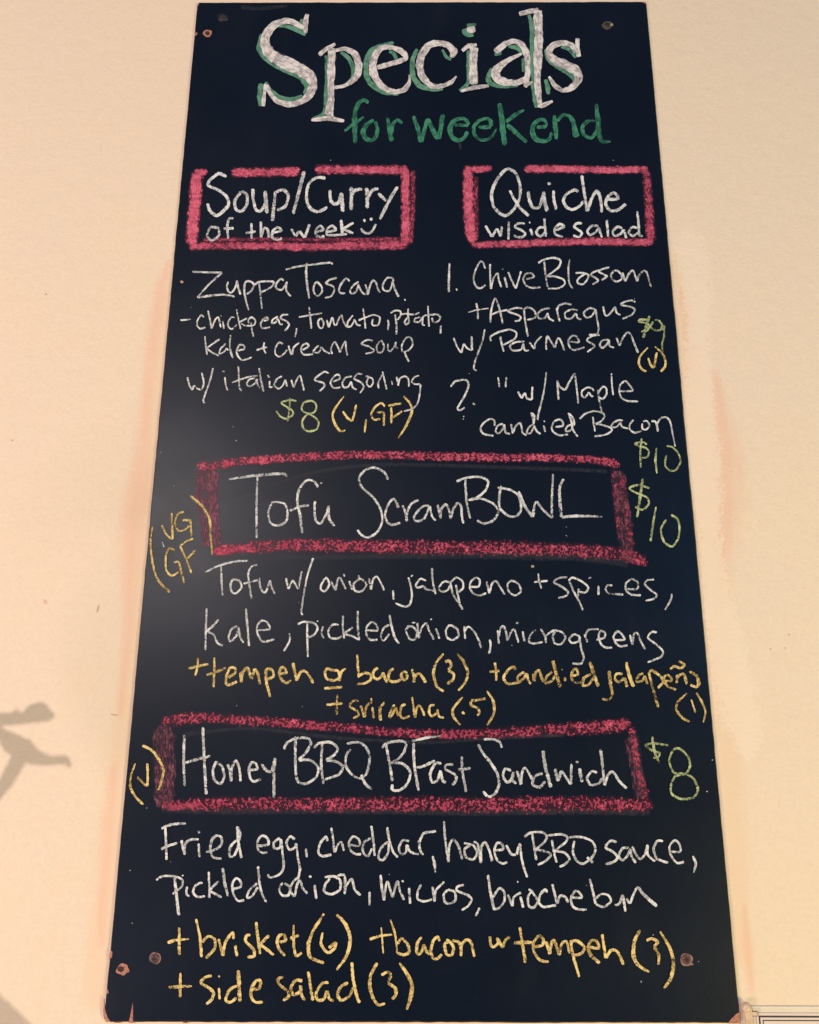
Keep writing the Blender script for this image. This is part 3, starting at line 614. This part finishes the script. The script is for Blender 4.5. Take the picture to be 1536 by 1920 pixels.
write('price_lettering', CH_L, 5.0, [(V_, '1192,302 1110,278 1042,300 1090,335 1172,370 1187,420 1140,462 1082,440|1142,225,26 1120,380,26 1098,522,20|1242,438,12 1220,560,22 1200,702,22|1318,535 1278,610 1300,700 1360,738 1407,680 1417,590 1400,530 1350,500')], 'pale green price 10 dollars right of the tofu title', 0.90)
write('dietary_mark', CH_Y, 4.8, [(T_, '65,588,14 50,700,18 65,860,20 105,990,24 195,1082,24|132,578 170,650 215,688! 212,590 208,486|307,480 260,490 233,560 260,622 310,612 342,580|288,545,24 345,545,26 355,610 355,668|232,770 190,753 163,820 170,920 210,957 262,930|223,860 260,855 280,930 302,1015|270,735 320,840 357,940|268,738 320,700 372,678|325,832 392,763'
     '|348,358,22 440,440,24 490,530,26 500,650,24 512,802,14')], 'yellow mark VG GF left of the tofu title', 0.92)
write('description_lettering', CH_W, 4.7, [
    (D1, '68,207 200,145 350,108 468,103|215,150 220,300 227,418|318,268 298,330 315,387 355,392 397,340 380,285 315,268|542,140 490,155 458,220 470,330 492,455|415,310 545,278|558,253 565,330 590,382 620,377 655,275! 670,340 700,402|798,255 820,360! 860,273! 910,360! 940,196|1045,76 985,260 938,545 952,592'
         '|1167,248 1120,310 1113,360 1150,377 1187,320 1170,265 1128,278|1203,288 1245,370! 1265,270 1290,262 1338,362|1315,220,18 1328,248,18|1368,283 1395,368|1450,232 1455,270 1408,310 1420,372 1480,377 1522,320 1490,275 1440,262'),
    (D2, '103,212 125,318! 140,230 175,196 210,250 243,325|322,318 327,408|460,203 485,300 492,380 470,452 420,467 342,435|480,198,18 502,182,18|622,237 570,218 528,270 545,297 600,280! 620,310 700,327|672,115 680,240 707,360|832,250 780,243 733,300 760,332 810,322 837,270|840,250 860,350 910,430 952,495|838,252 890,207 947,240 952,300 905,342'
         '|888,268 905,360 922,445|1018,290 1092,285 1102,230 1070,207 1025,240 1013,300 1050,352 1100,367 1165,345|1163,238 1190,352! 1210,270 1245,237 1285,290 1330,362|1380,235 1352,270 1365,332 1420,367 1473,330 1455,270 1410,240 1368,238'),
    (D3, '235,118,20 245,190,22 267,258,18|198,200 260,194 325,187|502,155 430,160 378,200 450,240 507,290 480,327 415,342|512,170 550,270 600,360 642,455|510,187 550,158 640,200 688,250 660,292 605,287|600,255 595,325|688,165,16 717,156,16|780,228 780,318|907,230 860,228 843,260 870,297 940,307 1005,312'
         '|1038,260 1127,260 1132,200 1080,173 1028,210 1028,270 1080,312 1165,317|1282,175 1220,183 1198,220 1250,270 1303,312 1280,347 1200,368|1440,300,18 1430,360,26 1378,450,18'),
    (D1, '85,525 78,700 73,908|192,632 140,690 83,738! 150,770 180,840 235,872|362,690 310,718 283,790 300,828 350,780 372,698! 385,790 420,842|438,530 450,680 467,873|525,730 648,718 630,660 580,642 540,690 545,760 590,832 695,808|828,752 832,820 778,918|990,660 990,800 996,972|902,677 960,652 1050,665 1083,710 1050,770 982,797|1083,646,14|1132,692 1118,760 1143,803'
         '|1278,680 1220,678 1178,740 1200,797 1260,802 1305,778|1312,592 1310,700 1322,805|1402,703 1312,760! 1390,780 1455,812|1445,552,24 1445,680,26 1457,822,24'),
    (D2, '83,680 182,682 170,630 130,608 85,650 83,720 120,767 185,765|292,630 240,660 213,740 240,772 292,710|290,540 310,650,28 340,750 378,802|472,640 438,680 470,757 520,762 537,700 500,650 445,645|540,612 555,755! 580,660 620,618 650,690 693,768|490,612,16 530,612,16|660,586,18 672,578,16|708,662 742,762|832,628 798,680 810,747 860,767 912,730 900,670 850,640 815,640'
         '|963,642 972,762|968,690 1000,648 1050,690 1090,760 1118,843|1192,762 1200,820 1185,893|1263,678 1275,803|1275,740 1290,660 1320,647 1345,720 1350,775! 1390,690 1415,676 1453,795|1440,614,22|1488,688 1508,788'),
    (D3, '217,625 170,670 153,730 190,752 280,738|258,618 300,690 308,750! 310,680 385,628|390,640 368,690 385,747 440,757 482,700 450,650 380,630|612,690 560,668 518,710 540,747 600,732 610,688! 622,790 647,880 620,932 542,932|653,668 682,742|658,692 690,630 785,622|758,720 832,700 837,655 800,638 782,680 800,752 840,787 905,787'
         '|912,720 1012,717 990,670 950,643 915,690 940,752 980,777 1045,765|1063,673 1085,765! 1100,665 1130,658 1165,740 1203,808|1308,652 1260,648 1225,700 1300,760 1358,820 1340,872 1220,922')],
    'white description of the tofu bowl in two lines', 0.93)
write('add_on_lettering', CH_Y, 6.4, [
    (P1, '150,113,18 145,190,26 126,275,24|60,210,26 150,187,30 248,168,24|298,108,18 297,230,24 290,382,26|225,270,34 310,240,32 405,203,26|420,295 482,250 482,205 440,203 410,270 403,340 430,357 505,323|533,240 540,335! 550,250 595,203 615,250 635,305! 660,220 690,258 707,355|763,208 765,320 802,468|768,207 820,225 827,280 768,312|878,257 947,247 930,205 900,203 883,250 905,310 945,337 990,315'
         '|1005,155 1020,230 1040,322! 1070,245 1110,232 1150,270 1188,345|1322,203 1293,240 1310,300 1370,317 1422,290 1410,230 1350,222 1318,203|1420,258 1425,325! 1440,240 1485,208,18|1283,388,30 1370,382,32 1452,374,30'),
    (P2, '192,80,22 198,200,26 205,293,26|203,277 260,248 312,265 312,310 260,342 186,347|382,203 345,225 333,275 370,307 410,280 427,238! 440,290 463,338|527,210 490,230 473,290 500,327 560,322 585,300|610,233 588,270 610,312 642,290 630,245 600,233|683,212 700,270 705,338! 710,280 750,253 780,290 812,338'
         '|972,73,20 900,160,28 878,260,32 910,370,32 975,417,24|978,152 1020,138 1037,180 1008,225! 1062,260 1052,310 1000,348|1092,72,20 1150,150,30 1187,250,30 1160,340,30 1100,408,22')],
    'yellow add-ons tempeh or bacon', 0.92)
write('add_on_lettering', CH_Y, 5.6, [
    (P1, '1405,442,18 1400,530,28 1400,628,28|1303,537 1380,528 1455,524'),
    (P2, '207,502 160,498 122,545 190,590 203,630 150,658|222,540 258,652! 275,550 325,508|318,472,20 322,508,22|328,552 340,660|395,545,32 400,682,34|395,600 410,545 443,512|530,530 485,615 490,647 520,600 540,555! 550,600 565,640|632,530 590,550 578,630 610,657 668,633|685,462 700,560 712,655! 730,560 760,547 798,638|892,540 850,543 838,600 860,637 905,610 912,572! 930,640 975,652'
         '|1142,463,18 1070,550,28 1048,600,30 1070,660,28 1122,718,20|1140,604,34 1150,612,30|1352,478 1280,490 1212,502! 1220,540 1280,570 1292,610 1268,632|1358,408,22 1415,500,30 1427,590,32 1400,660,28 1358,722,18')],
    'yellow add-on sriracha', 0.88)
write('add_on_lettering', CH_Y, 6.0, [(P3,
    '95,108 105,170 105,228|58,170,22 130,164,20|230,162 215,138 180,160 153,210 180,247 240,242 268,225|287,170 245,200 248,237 285,210 302,178! 310,225 328,252|343,183 350,235! 360,175 380,163 400,215 412,238|467,170 430,200 423,242 465,227 482,190|470,95,24 490,180,26 518,272,24|526,152,10 532,160,12|545,203,16 550,232,22|588,200 632,185 620,153 600,160 588,200 605,237 655,240'
    '|717,185 670,210 663,257 700,252 732,205|705,103,26 735,190,28 762,267,28|830,162,26 840,250,30 852,310 830,347 783,345|922,185 880,183 868,215 895,237 930,208! 948,272,26|940,108,24 960,190,28 988,270,26|1052,180 1020,195 1008,232 1045,227 1060,193! 1078,252|1085,170 1110,270 1148,402,24|1088,172 1110,162 1162,200 1177,235 1143,277|1180,232 1232,225 1215,193 1190,198 1183,235 1215,267 1263,287'
    '|1265,245 1270,185|1263,212 1300,182 1317,200 1332,252|1222,157 1250,135 1290,147 1315,125 1275,100|1345,165 1392,195,24 1408,242,26 1393,268 1350,253')],
    'yellow add-on candied jalapeño', 0.86)
write('add_on_lettering', CH_Y, 4.8, [(P3, '1332,308,12 1275,360,18 1263,410,18 1300,465,20 1352,492,16|1358,348,12 1387,432,16|1390,303,16 1430,370,18 1450,430,18 1436,497,12')], 'yellow number one in brackets', 0.88)

# sandwich
write('dish_title', CH_W, 6.2, [
    (H_, '463,190 458,400 466,578|602,132 612,380 628,642|458,404,24 550,378,28 662,350,28|707,388 678,450 690,530 735,557 762,500 745,430 702,393|787,408 805,470 815,545! 820,440 850,385 875,440 885,545|937,455 1007,450 1000,410 970,398 948,440 955,510 985,542 1042,520|1040,408 1080,460 1118,472! 1142,372 1135,500 1135,670'),
    (K_, '178,200 175,350 180,500|92,302 110,255 180,218 270,218 292,260 250,330 198,382! 290,383 347,440 330,510 260,557 200,547 180,500|378,248 370,420 387,562|312,293 350,255 440,248 492,290 470,340 405,382! 480,393 532,430 500,490 395,527|592,298 560,340 553,420 600,490 660,517 710,480 732,370 710,290 650,248 557,258|670,488 700,560,28 753,602,26'
         '|855,262 880,390 905,540|823,293 860,255 950,238 1002,250 997,310 950,370 893,402! 980,408 1037,470 1020,550 960,607 903,602 905,560|1060,245 1070,430 1102,614|1048,240 1150,215 1265,198,18|1080,437 1140,425 1225,383|1272,410 1230,403 1188,480 1200,547 1240,532 1265,458! 1280,530 1308,552|1362,415 1310,418 1303,450 1372,490 1382,530 1352,572|1425,352 1430,470 1457,622|1392,452 1494,442'),
    (L_, '205,242,16 190,205,18 150,188,18 90,188,18|58,215,22 75,260 130,330 175,400 187,470 160,530 120,547 85,513|267,385 225,373 213,420 240,457 270,430 277,388! 270,440 298,467|298,383 325,473! 330,400 350,368 380,410 402,455|462,400 410,420 398,470 440,487 477,450|460,256,26 480,370,28 513,492,28|538,370,26 555,453,28! 577,383! 637,473! 640,340|670,330,20 680,330,18|690,368,26 707,458,26'
         '|802,400 770,388 738,430 760,472 810,465 832,430|822,246 835,350 848,478! 870,410 900,393 940,450 988,498')],
    'white words Honey BBQ BFast Sandwich', 0.88)
write('price_lettering', CH_L, 5.2, [(L_, '1248,227 1160,213 1102,225 1150,260 1192,275 1182,300 1148,302|1145,168,16 1160,260,22 1190,338,14|1345,402 1280,395 1253,320 1280,253 1320,248 1372,300 1382,360 1350,405 1290,420 1263,480 1270,532 1330,562 1402,552 1432,500 1400,430 1345,402|1420,490 1442,492')], 'pale green price 8 dollars of the sandwich', 0.92)
write('dietary_mark', CH_Y, 5.4, [(H_, '97,403,14 65,490,18 58,580,24 100,660,26 157,717,22|107,502 150,550 185,578! 188,500 185,403|145,270,28 220,310,26 280,390,26 307,460,26 285,560,24 265,607,16')], 'yellow mark V left of the sandwich title', 0.94)
write('description_lettering', CH_W, 5.6, [
    (R1, '120,76 125,200 130,332|88,98 120,80 180,62 278,55|86,252 140,225 213,203|240,180 265,292! 270,210 310,178 372,175|366,118,24 376,124,24|370,203 376,312|422,272 500,250 542,210 540,160 505,148 470,180 458,250 480,310 545,320|655,180 610,230 603,302 640,292 672,210|660,76 665,170 675,230 692,318|665,80 682,130 672,190'
         '|808,225 892,215 885,165 845,148 813,190 815,250 850,277 888,272|982,163 935,200 938,242 980,237 987,170! 1000,280 1007,390 970,442 905,462 888,435|1092,180 1060,153 1028,200 1050,252 1090,237 1102,203! 1115,310 1130,400 1115,475|1175,242 1182,312'),
    (R2, '97,192 85,158 45,200 28,270 60,302 130,288|125,86 140,180 150,275! 175,215 200,198 222,262|263,215 337,225 330,175 290,153 258,200 270,257 310,287 352,285|427,165 370,200 363,270 400,302 432,240|425,72 440,180 452,302|552,190 500,240 478,310 510,332 550,280 557,200|545,82 560,180 590,270 628,312|712,190 660,183 633,240 650,287 685,272 692,213! 720,270 785,287'
         '|783,180 790,250 817,297|785,200 820,130 914,115|885,298,18 900,360,30 905,425,12|970,37 980,180 1005,350! 1010,230 1040,176 1080,230 1108,328|1172,215 1125,250 1138,310 1190,327 1217,280 1190,220 1117,203|1190,192 1225,220 1247,355! 1250,240 1280,198 1310,260 1333,343|1343,260 1412,250 1405,210 1370,203 1348,260 1370,330 1410,357 1447,345'),
    (R3, '37,217 75,285 115,292! 140,212 150,300 170,390 197,463|230,112 245,220 264,333|172,158 220,125 310,123 342,155 320,200 258,252! 340,268 372,295 330,340 272,368|380,178 395,270 417,353|352,147 450,138 497,160 480,200 398,262! 470,273 512,320 480,360 436,382|550,185 538,270 570,340 620,357 680,312 707,250 680,190 600,158 508,160|642,308 692,352'
         '|868,197 820,188 783,235 840,270 872,310 840,347 780,360|962,240 910,243 883,300 910,332 950,292 967,243! 980,310 1013,352|983,228 1010,290 1045,322 1080,285 1097,213! 1100,290 1155,342|1217,190 1170,188 1143,250 1170,320 1255,352|1268,267 1342,267 1335,210 1300,183 1262,230 1275,300 1320,352 1373,345|1438,298,22 1460,360,26 1443,428,16'),
    (R1, '190,460,24 205,600,28 222,748,30|50,483 100,453 190,453 247,480 242,530 172,588|250,447,14|285,528 278,580 303,607|402,500 350,518 328,570 360,607 420,600|445,416 450,520 450,618|522,488 448,560! 545,612|552,388,26 565,500,28 592,604,22|618,550 687,530 680,485 650,468 623,510 630,580 665,637 715,630|812,500 750,560 733,612 770,602 817,530|815,376 825,480 840,570 878,648'
         '|1002,498 973,550 1000,597 1045,592 1052,530 1010,505|1125,455 1075,500 1058,560 1090,608! 1110,510 1130,487 1150,540 1187,583|1202,452,24 1214,456,24|1240,517 1252,625'),
    (R2, '115,468 80,515 75,570 130,587 190,550 190,480 140,453 72,460|168,450 225,448 225,588! 240,520 280,476 300,550 348,598|412,566,22 412,675,18|495,440 505,540 520,635! 545,495 585,615! 620,490 640,560 673,633|655,488,18 666,492,18|708,538 717,662|800,512 773,570 775,622 820,642 885,625|885,528 900,645! 910,560 975,492|1002,553 968,590 980,647 1020,657 1057,630 1050,570 997,553|1122,518 1075,528 1068,560 1150,595 1177,630 1150,677 1102,708|1240,687,26 1208,752,16'
         '|1300,440 1320,580,28 1345,697|1338,612 1385,543 1422,570 1422,640 1380,692 1335,697'),
    (R3, '48,588 85,680! 95,610 150,573|120,488,16 126,500,14|143,603 167,690|203,548 240,580 272,640 245,687 205,672 203,600 240,558|347,577 330,553 293,590 283,650 320,682 415,668|383,510 405,600 420,663! 440,600 480,608 502,652|527,612 602,612 580,570 550,568 522,620 540,682 590,702 645,702|663,470 690,580 710,665|708,622 750,588 802,595 822,640 770,682 708,662|847,662 865,668 890,650 912,588! 920,640 932,720'
         '|938,618 965,662! 1000,570 1025,537 1070,590,28 1170,680,30')],
    'white description of the sandwich in two lines', 0.96)
write('add_on_lettering', CH_Y, 6.8, [(B1, '145,152,24 145,260,28 145,364,28|57,278,30 100,255,28 220,243,14|270,90,20 300,230,26 312,382,28|315,270 365,222,24 412,250 407,320 342,388,28|438,240 475,370! 490,270 545,196 552,245|565,285 577,375|682,213 650,218 643,260 702,320 707,372 655,377|720,112 735,230 752,358|822,212 752,282! 855,365|893,267 942,255 930,213 895,218 878,270 905,335 942,370|1003,135,18 1003,270,26 1020,367 1068,343|972,245,34 1045,213,22'),
    (B1, '1232,50,22 1150,180,30 1113,290,34 1130,380,32 1232,425,30|1222,192,18 1208,280,26 1258,345 1312,312 1317,272 1265,312|1322,57,30 1390,130,32 1427,240,34 1400,370,30 1322,477,20')],
    'yellow add-on brisket', 1.0)
write('add_on_lettering', CH_Y, 6.6, [
    (B2, '215,138,14 225,250,18 234,377,18|107,247,34 215,215,30 318,204,22|298,66,20 335,180,24 355,300,22 360,378,22|362,292 400,242 452,290 467,360 420,387 358,368|582,223 540,285 538,370 570,372 602,288! 620,350 650,388|742,270 725,223 685,260 663,340 680,412 720,422 765,380|840,262 790,285 790,330 805,382 850,387 867,320 830,265 795,253|850,255,24 920,280 935,402! 940,300 980,252 1022,270 1040,340 1058,408'
         '|1193,217 1200,290 1225,317 1267,280 1255,228|1262,238 1310,325! 1330,260 1380,217'),
    (B3, '98,112,22 120,240,28 142,384,28|50,234,32 120,228,34 195,230,24|203,262 267,250 277,210 245,178 203,230 203,290 250,362 320,372|297,218 325,320! 335,240 355,212 380,270 395,327! 415,240 450,222 473,315|480,213 500,330,24 546,490,24|470,225 530,218 583,265 562,310 500,327|623,262 692,272 680,225 640,213 613,260 630,320,34 702,385,28|715,165 730,250 745,350! 780,290 820,288 850,330 878,397'
         '|1002,132,26 960,220,34 953,330,36 990,400,34 1072,452,18|1047,217,28 1090,200 1132,225 1102,262! 1142,320 1138,400|1150,145,18 1220,260,30 1252,370,38 1235,490,34 1180,574,26')],
    'yellow add-ons bacon or tempeh', 0.98)
write('add_on_lettering', CH_Y, 7.0, [
    (B1, '155,495,22 152,590,28 152,684,26|62,606,30 150,600,32 243,597,18|392,517 340,530 308,570 370,610 402,650 385,702 342,733|440,525,18 448,522,18|442,607,22 449,698,22|582,590 520,630 493,702 530,717 577,680|588,475,34 592,580,34 600,718,30|688,620 747,610 752,555 720,558 688,610 683,670 715,717 774,715|932,528 890,540 893,580 962,640 962,680 922,704|1072,560 1020,553 983,610 1000,662 1045,640 1055,588! 1065,670 1094,707|1112,484 1130,600 1147,708|1267,570 1215,578 1173,650 1185,702 1230,692 1255,628! 1270,690 1308,707|1417,570 1360,598 1333,660 1360,702 1420,672 1452,600|1440,415,24 1450,550,28 1480,680,28 1500,724,26'),
    (B2, '182,456,34 125,560,36 113,660,40 140,770,38 190,837,32 253,822,22|212,572 270,543 302,570 273,640! 337,680 347,740 312,790|378,457,26 450,560,40 492,660,42 480,770,42 444,884,24')],
    'yellow add-on side salad', 1.0)
st = Strokes(-0.00035, 0.0004)
for a in ('244,1632,3', '248,1731,2.5', '1310,1803,3', '1202,1839,4 1203,1843,3', '1225,1753,3', '444,1323,2', '1062,988,2', '1062,1004,2.5', '1063,1006,2', '500,597,2', '275,1515,3', '304,1016,3 308,1026,3', '327,911,3', '567,1325,2.5', '850,1330,3',
          '437,800,2.5', '301,847,2 302,849,2', '443,826,3', '358,576,2.5', '1336,1425,3', '1326,1484,3', '203,1855,2', '320,1616,2', '730,1640,2', '1190,560,2', '960,1210,2', '560,1130,2', '1100,1660,2', '880,700,1.8', '1150,300,1.8', '620,300,2'):
    st = Strokes(-0.00035, 0.0004); draw(st, PX, a, 2.0, 0.9, 0.09, 0.72); st.build('chalk_speck', CH_W, ROOT)

# ---------------------------------------------------------------- the clear sign holder at the lower right
HOLD = bpy.data.objects.new('sign_holder', None); S.collection.objects.link(HOLD)
tag(HOLD, 'clear acrylic sign holder with white sheet, fixed low on the wall beside the board', 'sign holder')
def slab(name, x0, x1, z0, z1, y0, y1, mat, parent, bev=0.0, tilt=0.0):
    import bmesh
    bm = bmesh.new()
    c = Vector(((x0+x1)/2, (y0+y1)/2, (z0+z1)/2))
    bmesh.ops.create_cube(bm, size=1)
    for v in bm.verts:
        v.co = Vector((v.co.x*(x1-x0), v.co.y*(y1-y0), v.co.z*(z1-z0)))
    if bev: bmesh.ops.bevel(bm, geom=list(bm.edges), offset=bev, segments=2, affect='EDGES')
    for v in bm.verts: v.co += c
    me = bpy.data.meshes.new(name); bm.to_mesh(me); bm.free()
    return link(name, me, mat, parent)
def holder():
    a = P(1404, 1888, WALL_Y); x0, z1 = a.x, a.z
    W_, H_2 = 0.228, 0.292; x1, z0 = x0+W_, z1-H_2
    k = NT('white_paper'); ob = k.n('ShaderNodeTexCoord').outputs['Object']
    b = k.n('ShaderNodeBsdfPrincipled', i_Roughness=0.6); k.l(k.mix(k.noise(ob, 30, 3), (0.80, 0.685, 0.655), (0.815, 0.70, 0.67)), b.inputs['Base Color'])
    k.l(b.outputs[0], k.out.inputs['Surface']); paper = k.m
    k = NT('clear_acrylic')
    g1 = k.n('ShaderNodeBsdfTransparent'); g1.inputs[0].default_value = (0.995, 0.99, 0.985, 1)
    g2 = k.n('ShaderNodeBsdfGlossy', i_Roughness=0.06)
    m = k.n('ShaderNodeMixShader'); m.inputs[0].default_value = 0.02
    k.l(g1.outputs[0], m.inputs[1]); k.l(g2.outputs[0], m.inputs[2]); k.l(m.outputs[0], k.out.inputs['Surface'])
    acr = k.m
    ink = simple('dark_print', (0.035, 0.03, 0.05), (0.05, 0.045, 0.07))
    rim = simple('milky_acrylic_edge', (0.82, 0.74, 0.68), (0.80, 0.71, 0.64), 60, 0.3, bump=0.05)
    yb = WALL_Y
    pap = slab('paper_sheet', x0+0.006, x1-0.004, z0+0.004, z1-0.0045, yb-0.0022, yb-0.0018, paper, HOLD)
    px = (P(1504, 1900)-P(1404, 1900)).length/100
    for o_, t_ in ((13*px, 3.0*px), (20*px, 1.8*px)):
        xa, xb, za, zb = x0+o_+2*px, x1-o_-2*px, z0+o_, z1-o_
        import bmesh
        bm = bmesh.new()
        for (p, q, r, s) in ((xa, xb, zb-t_, zb), (xa, xb, za, za+t_), (xa, xa+t_, za+t_, zb-t_), (xb-t_, xb, za+t_, zb-t_)):
            vs_ = [bm.verts.new((p, yb-0.00235, r)), bm.verts.new((q, yb-0.00235, r)), bm.verts.new((q, yb-0.00235, s)), bm.verts.new((p, yb-0.00235, s))]
            bm.faces.new(vs_)
        me = bpy.data.meshes.new('border_line'); bm.to_mesh(me); bm.free(); link('border_line', me, ink, pap)
    slab('back_sheet', x0-0.001, x1+0.001, z0-0.001, z1+0.001, yb-0.0014, yb-0.0002, rim, HOLD, 0.0004)
    slab('cover_sheet', x0, x1, z0, z1, yb-0.0040, yb-0.0026, acr, HOLD, 0.0003)
    # clear bumper with a screw at the corner
    def dome(name, cx, cy, r, h, mat, yb_):
        c = P(cx, cy, yb_); V = []; F = []; N = 20; R_ = 6
        for i in range(R_+1):
            t = i/R_*math.pi/2
            for j in range(N):
                a_ = 2*math.pi*j/N
                V.append((c.x+r*math.cos(t)*math.cos(a_), yb_-h*math.sin(t), c.z+r*math.cos(t)*math.sin(a_)))
        for i in range(R_):
            for j in range(N):
                F.append((i*N+j, i*N+(j+1) % N, (i+1)*N+(j+1) % N, (i+1)*N+j))
        me = bpy.data.meshes.new(name); me.from_pydata(V, [], F)
        for p in me.polygons: p.use_smooth = True
        import bmesh
        bm = bmesh.new(); bm.from_mesh(me); bmesh.ops.remove_doubles(bm, verts=bm.verts, dist=1e-6); bmesh.ops.recalc_face_normals(bm, faces=bm.faces); bm.to_mesh(me); bm.free()
        return link(name, me, mat, HOLD)
    clip = simple('cloudy_plastic', (0.74, 0.56, 0.43), (0.62, 0.45, 0.34), 120, 0.18, spec=0.6)
    slab('corner_clip', P(1392, 1893, yb).x, P(1407, 1893, yb).x, P(1400, 1945, yb).z, P(1400, 1886, yb).z, yb-0.0052, yb-0.0041, clip, HOLD, 0.0005)
    dome('clip_screw', 1399, 1889, 0.0048, 0.0042, clip, yb-0.0045)
    slab('corner_tab', P(1405, 1893, yb).x, P(1417, 1893, yb).x, P(1400, 1902, yb).z, P(1400, 1892, yb).z, yb-0.0054, yb-0.0042, clip, HOLD, 0.0006)
holder()

# ---------------------------------------------------------------- unseen shadow caster: guessed gnarled twigs, outlined to throw the wall shadow
def shadow_caster():
    t = 0.085
    K = lamp_pos = KEY
    def B_pt(px, py):
        q = P(px, py, WALL_Y); return q + (K-q)*t
    sc = (P(101, 1400, WALL_Y)-P(100, 1400, WALL_Y)).length*(1-t)
    V, F = [], []
    def tube(pts):
        ctrl = spline([p for p in pts], 3)
        N = 10; base = len(V)
        for i, (x, y, r) in enumerate(ctrl):
            a = ctrl[max(0, i-1)]; b = ctrl[min(len(ctrl)-1, i+1)]
            A = B_pt(a[0], a[1]); B2_ = B_pt(b[0], b[1]); d = (B2_-A)
            d = d.normalized() if d.length > 1e-9 else Vector((1, 0, 0))
            s1 = d.cross(Vector((0, 1, 0))).normalized(); s2 = d.cross(s1)
            c = B_pt(x, y)
            for j in range(N):
                an = 2*math.pi*j/N; rr = r*sc*(1+0.10*noise.noise((i*0.3, math.cos(an), math.sin(an))))
                V.append(c + s1*rr*math.cos(an) + s2*rr*math.sin(an))
        for i in range(len(ctrl)-1):
            for j in range(N):
                F.append((base+i*N+j, base+i*N+(j+1) % N, base+(i+1)*N+(j+1) % N, base+(i+1)*N+j))
        F.append(tuple(base+j for j in range(N))); F.append(tuple(base+(len(ctrl)-1)*N+j for j in reversed(range(N))))
    tube([(-190, 1420, 16), (-120, 1366, 15), (-60, 1352, 13), (0, 1349, 12), (46, 1346, 11), (62, 1338, 17), (76, 1336, 19), (88, 1341, 12), (101, 1341, 4)])
    tube([(-150, 1390, 14), (-60, 1340, 10), (-20, 1358, 9), (2, 1374, 9), (20, 1392, 18), (44, 1407, 20), (66, 1420, 14), (95, 1426, 8), (122, 1425, 8), (132, 1438, 2)])
    tube([(40, 1404, 9), (52, 1394, 9), (57, 1388, 5)])
    tube([(10, 1352, 9), (30, 1337, 6), (36, 1334, 3)])
    tube([(40, 1412, 14), (22, 1448, 14), (2, 1480, 11), (-22, 1512, 9), (-60, 1570, 12), (-110, 1680, 18), (-80, 1800, 22), (-40, 1870, 26), (8, 1912, 24), (60, 1960, 22)])
    me = bpy.data.meshes.new('shadow_caster'); me.from_pydata([v for v in V], [], F)
    o = link('shadow_caster', me, simple('dark_bark', (0.05, 0.032, 0.022), (0.09, 0.06, 0.04), 60))
    tag(o, 'guessed unseen twigs, shaped to cast the shadow on the wall at left', 'shadow_caster')
shadow_caster()
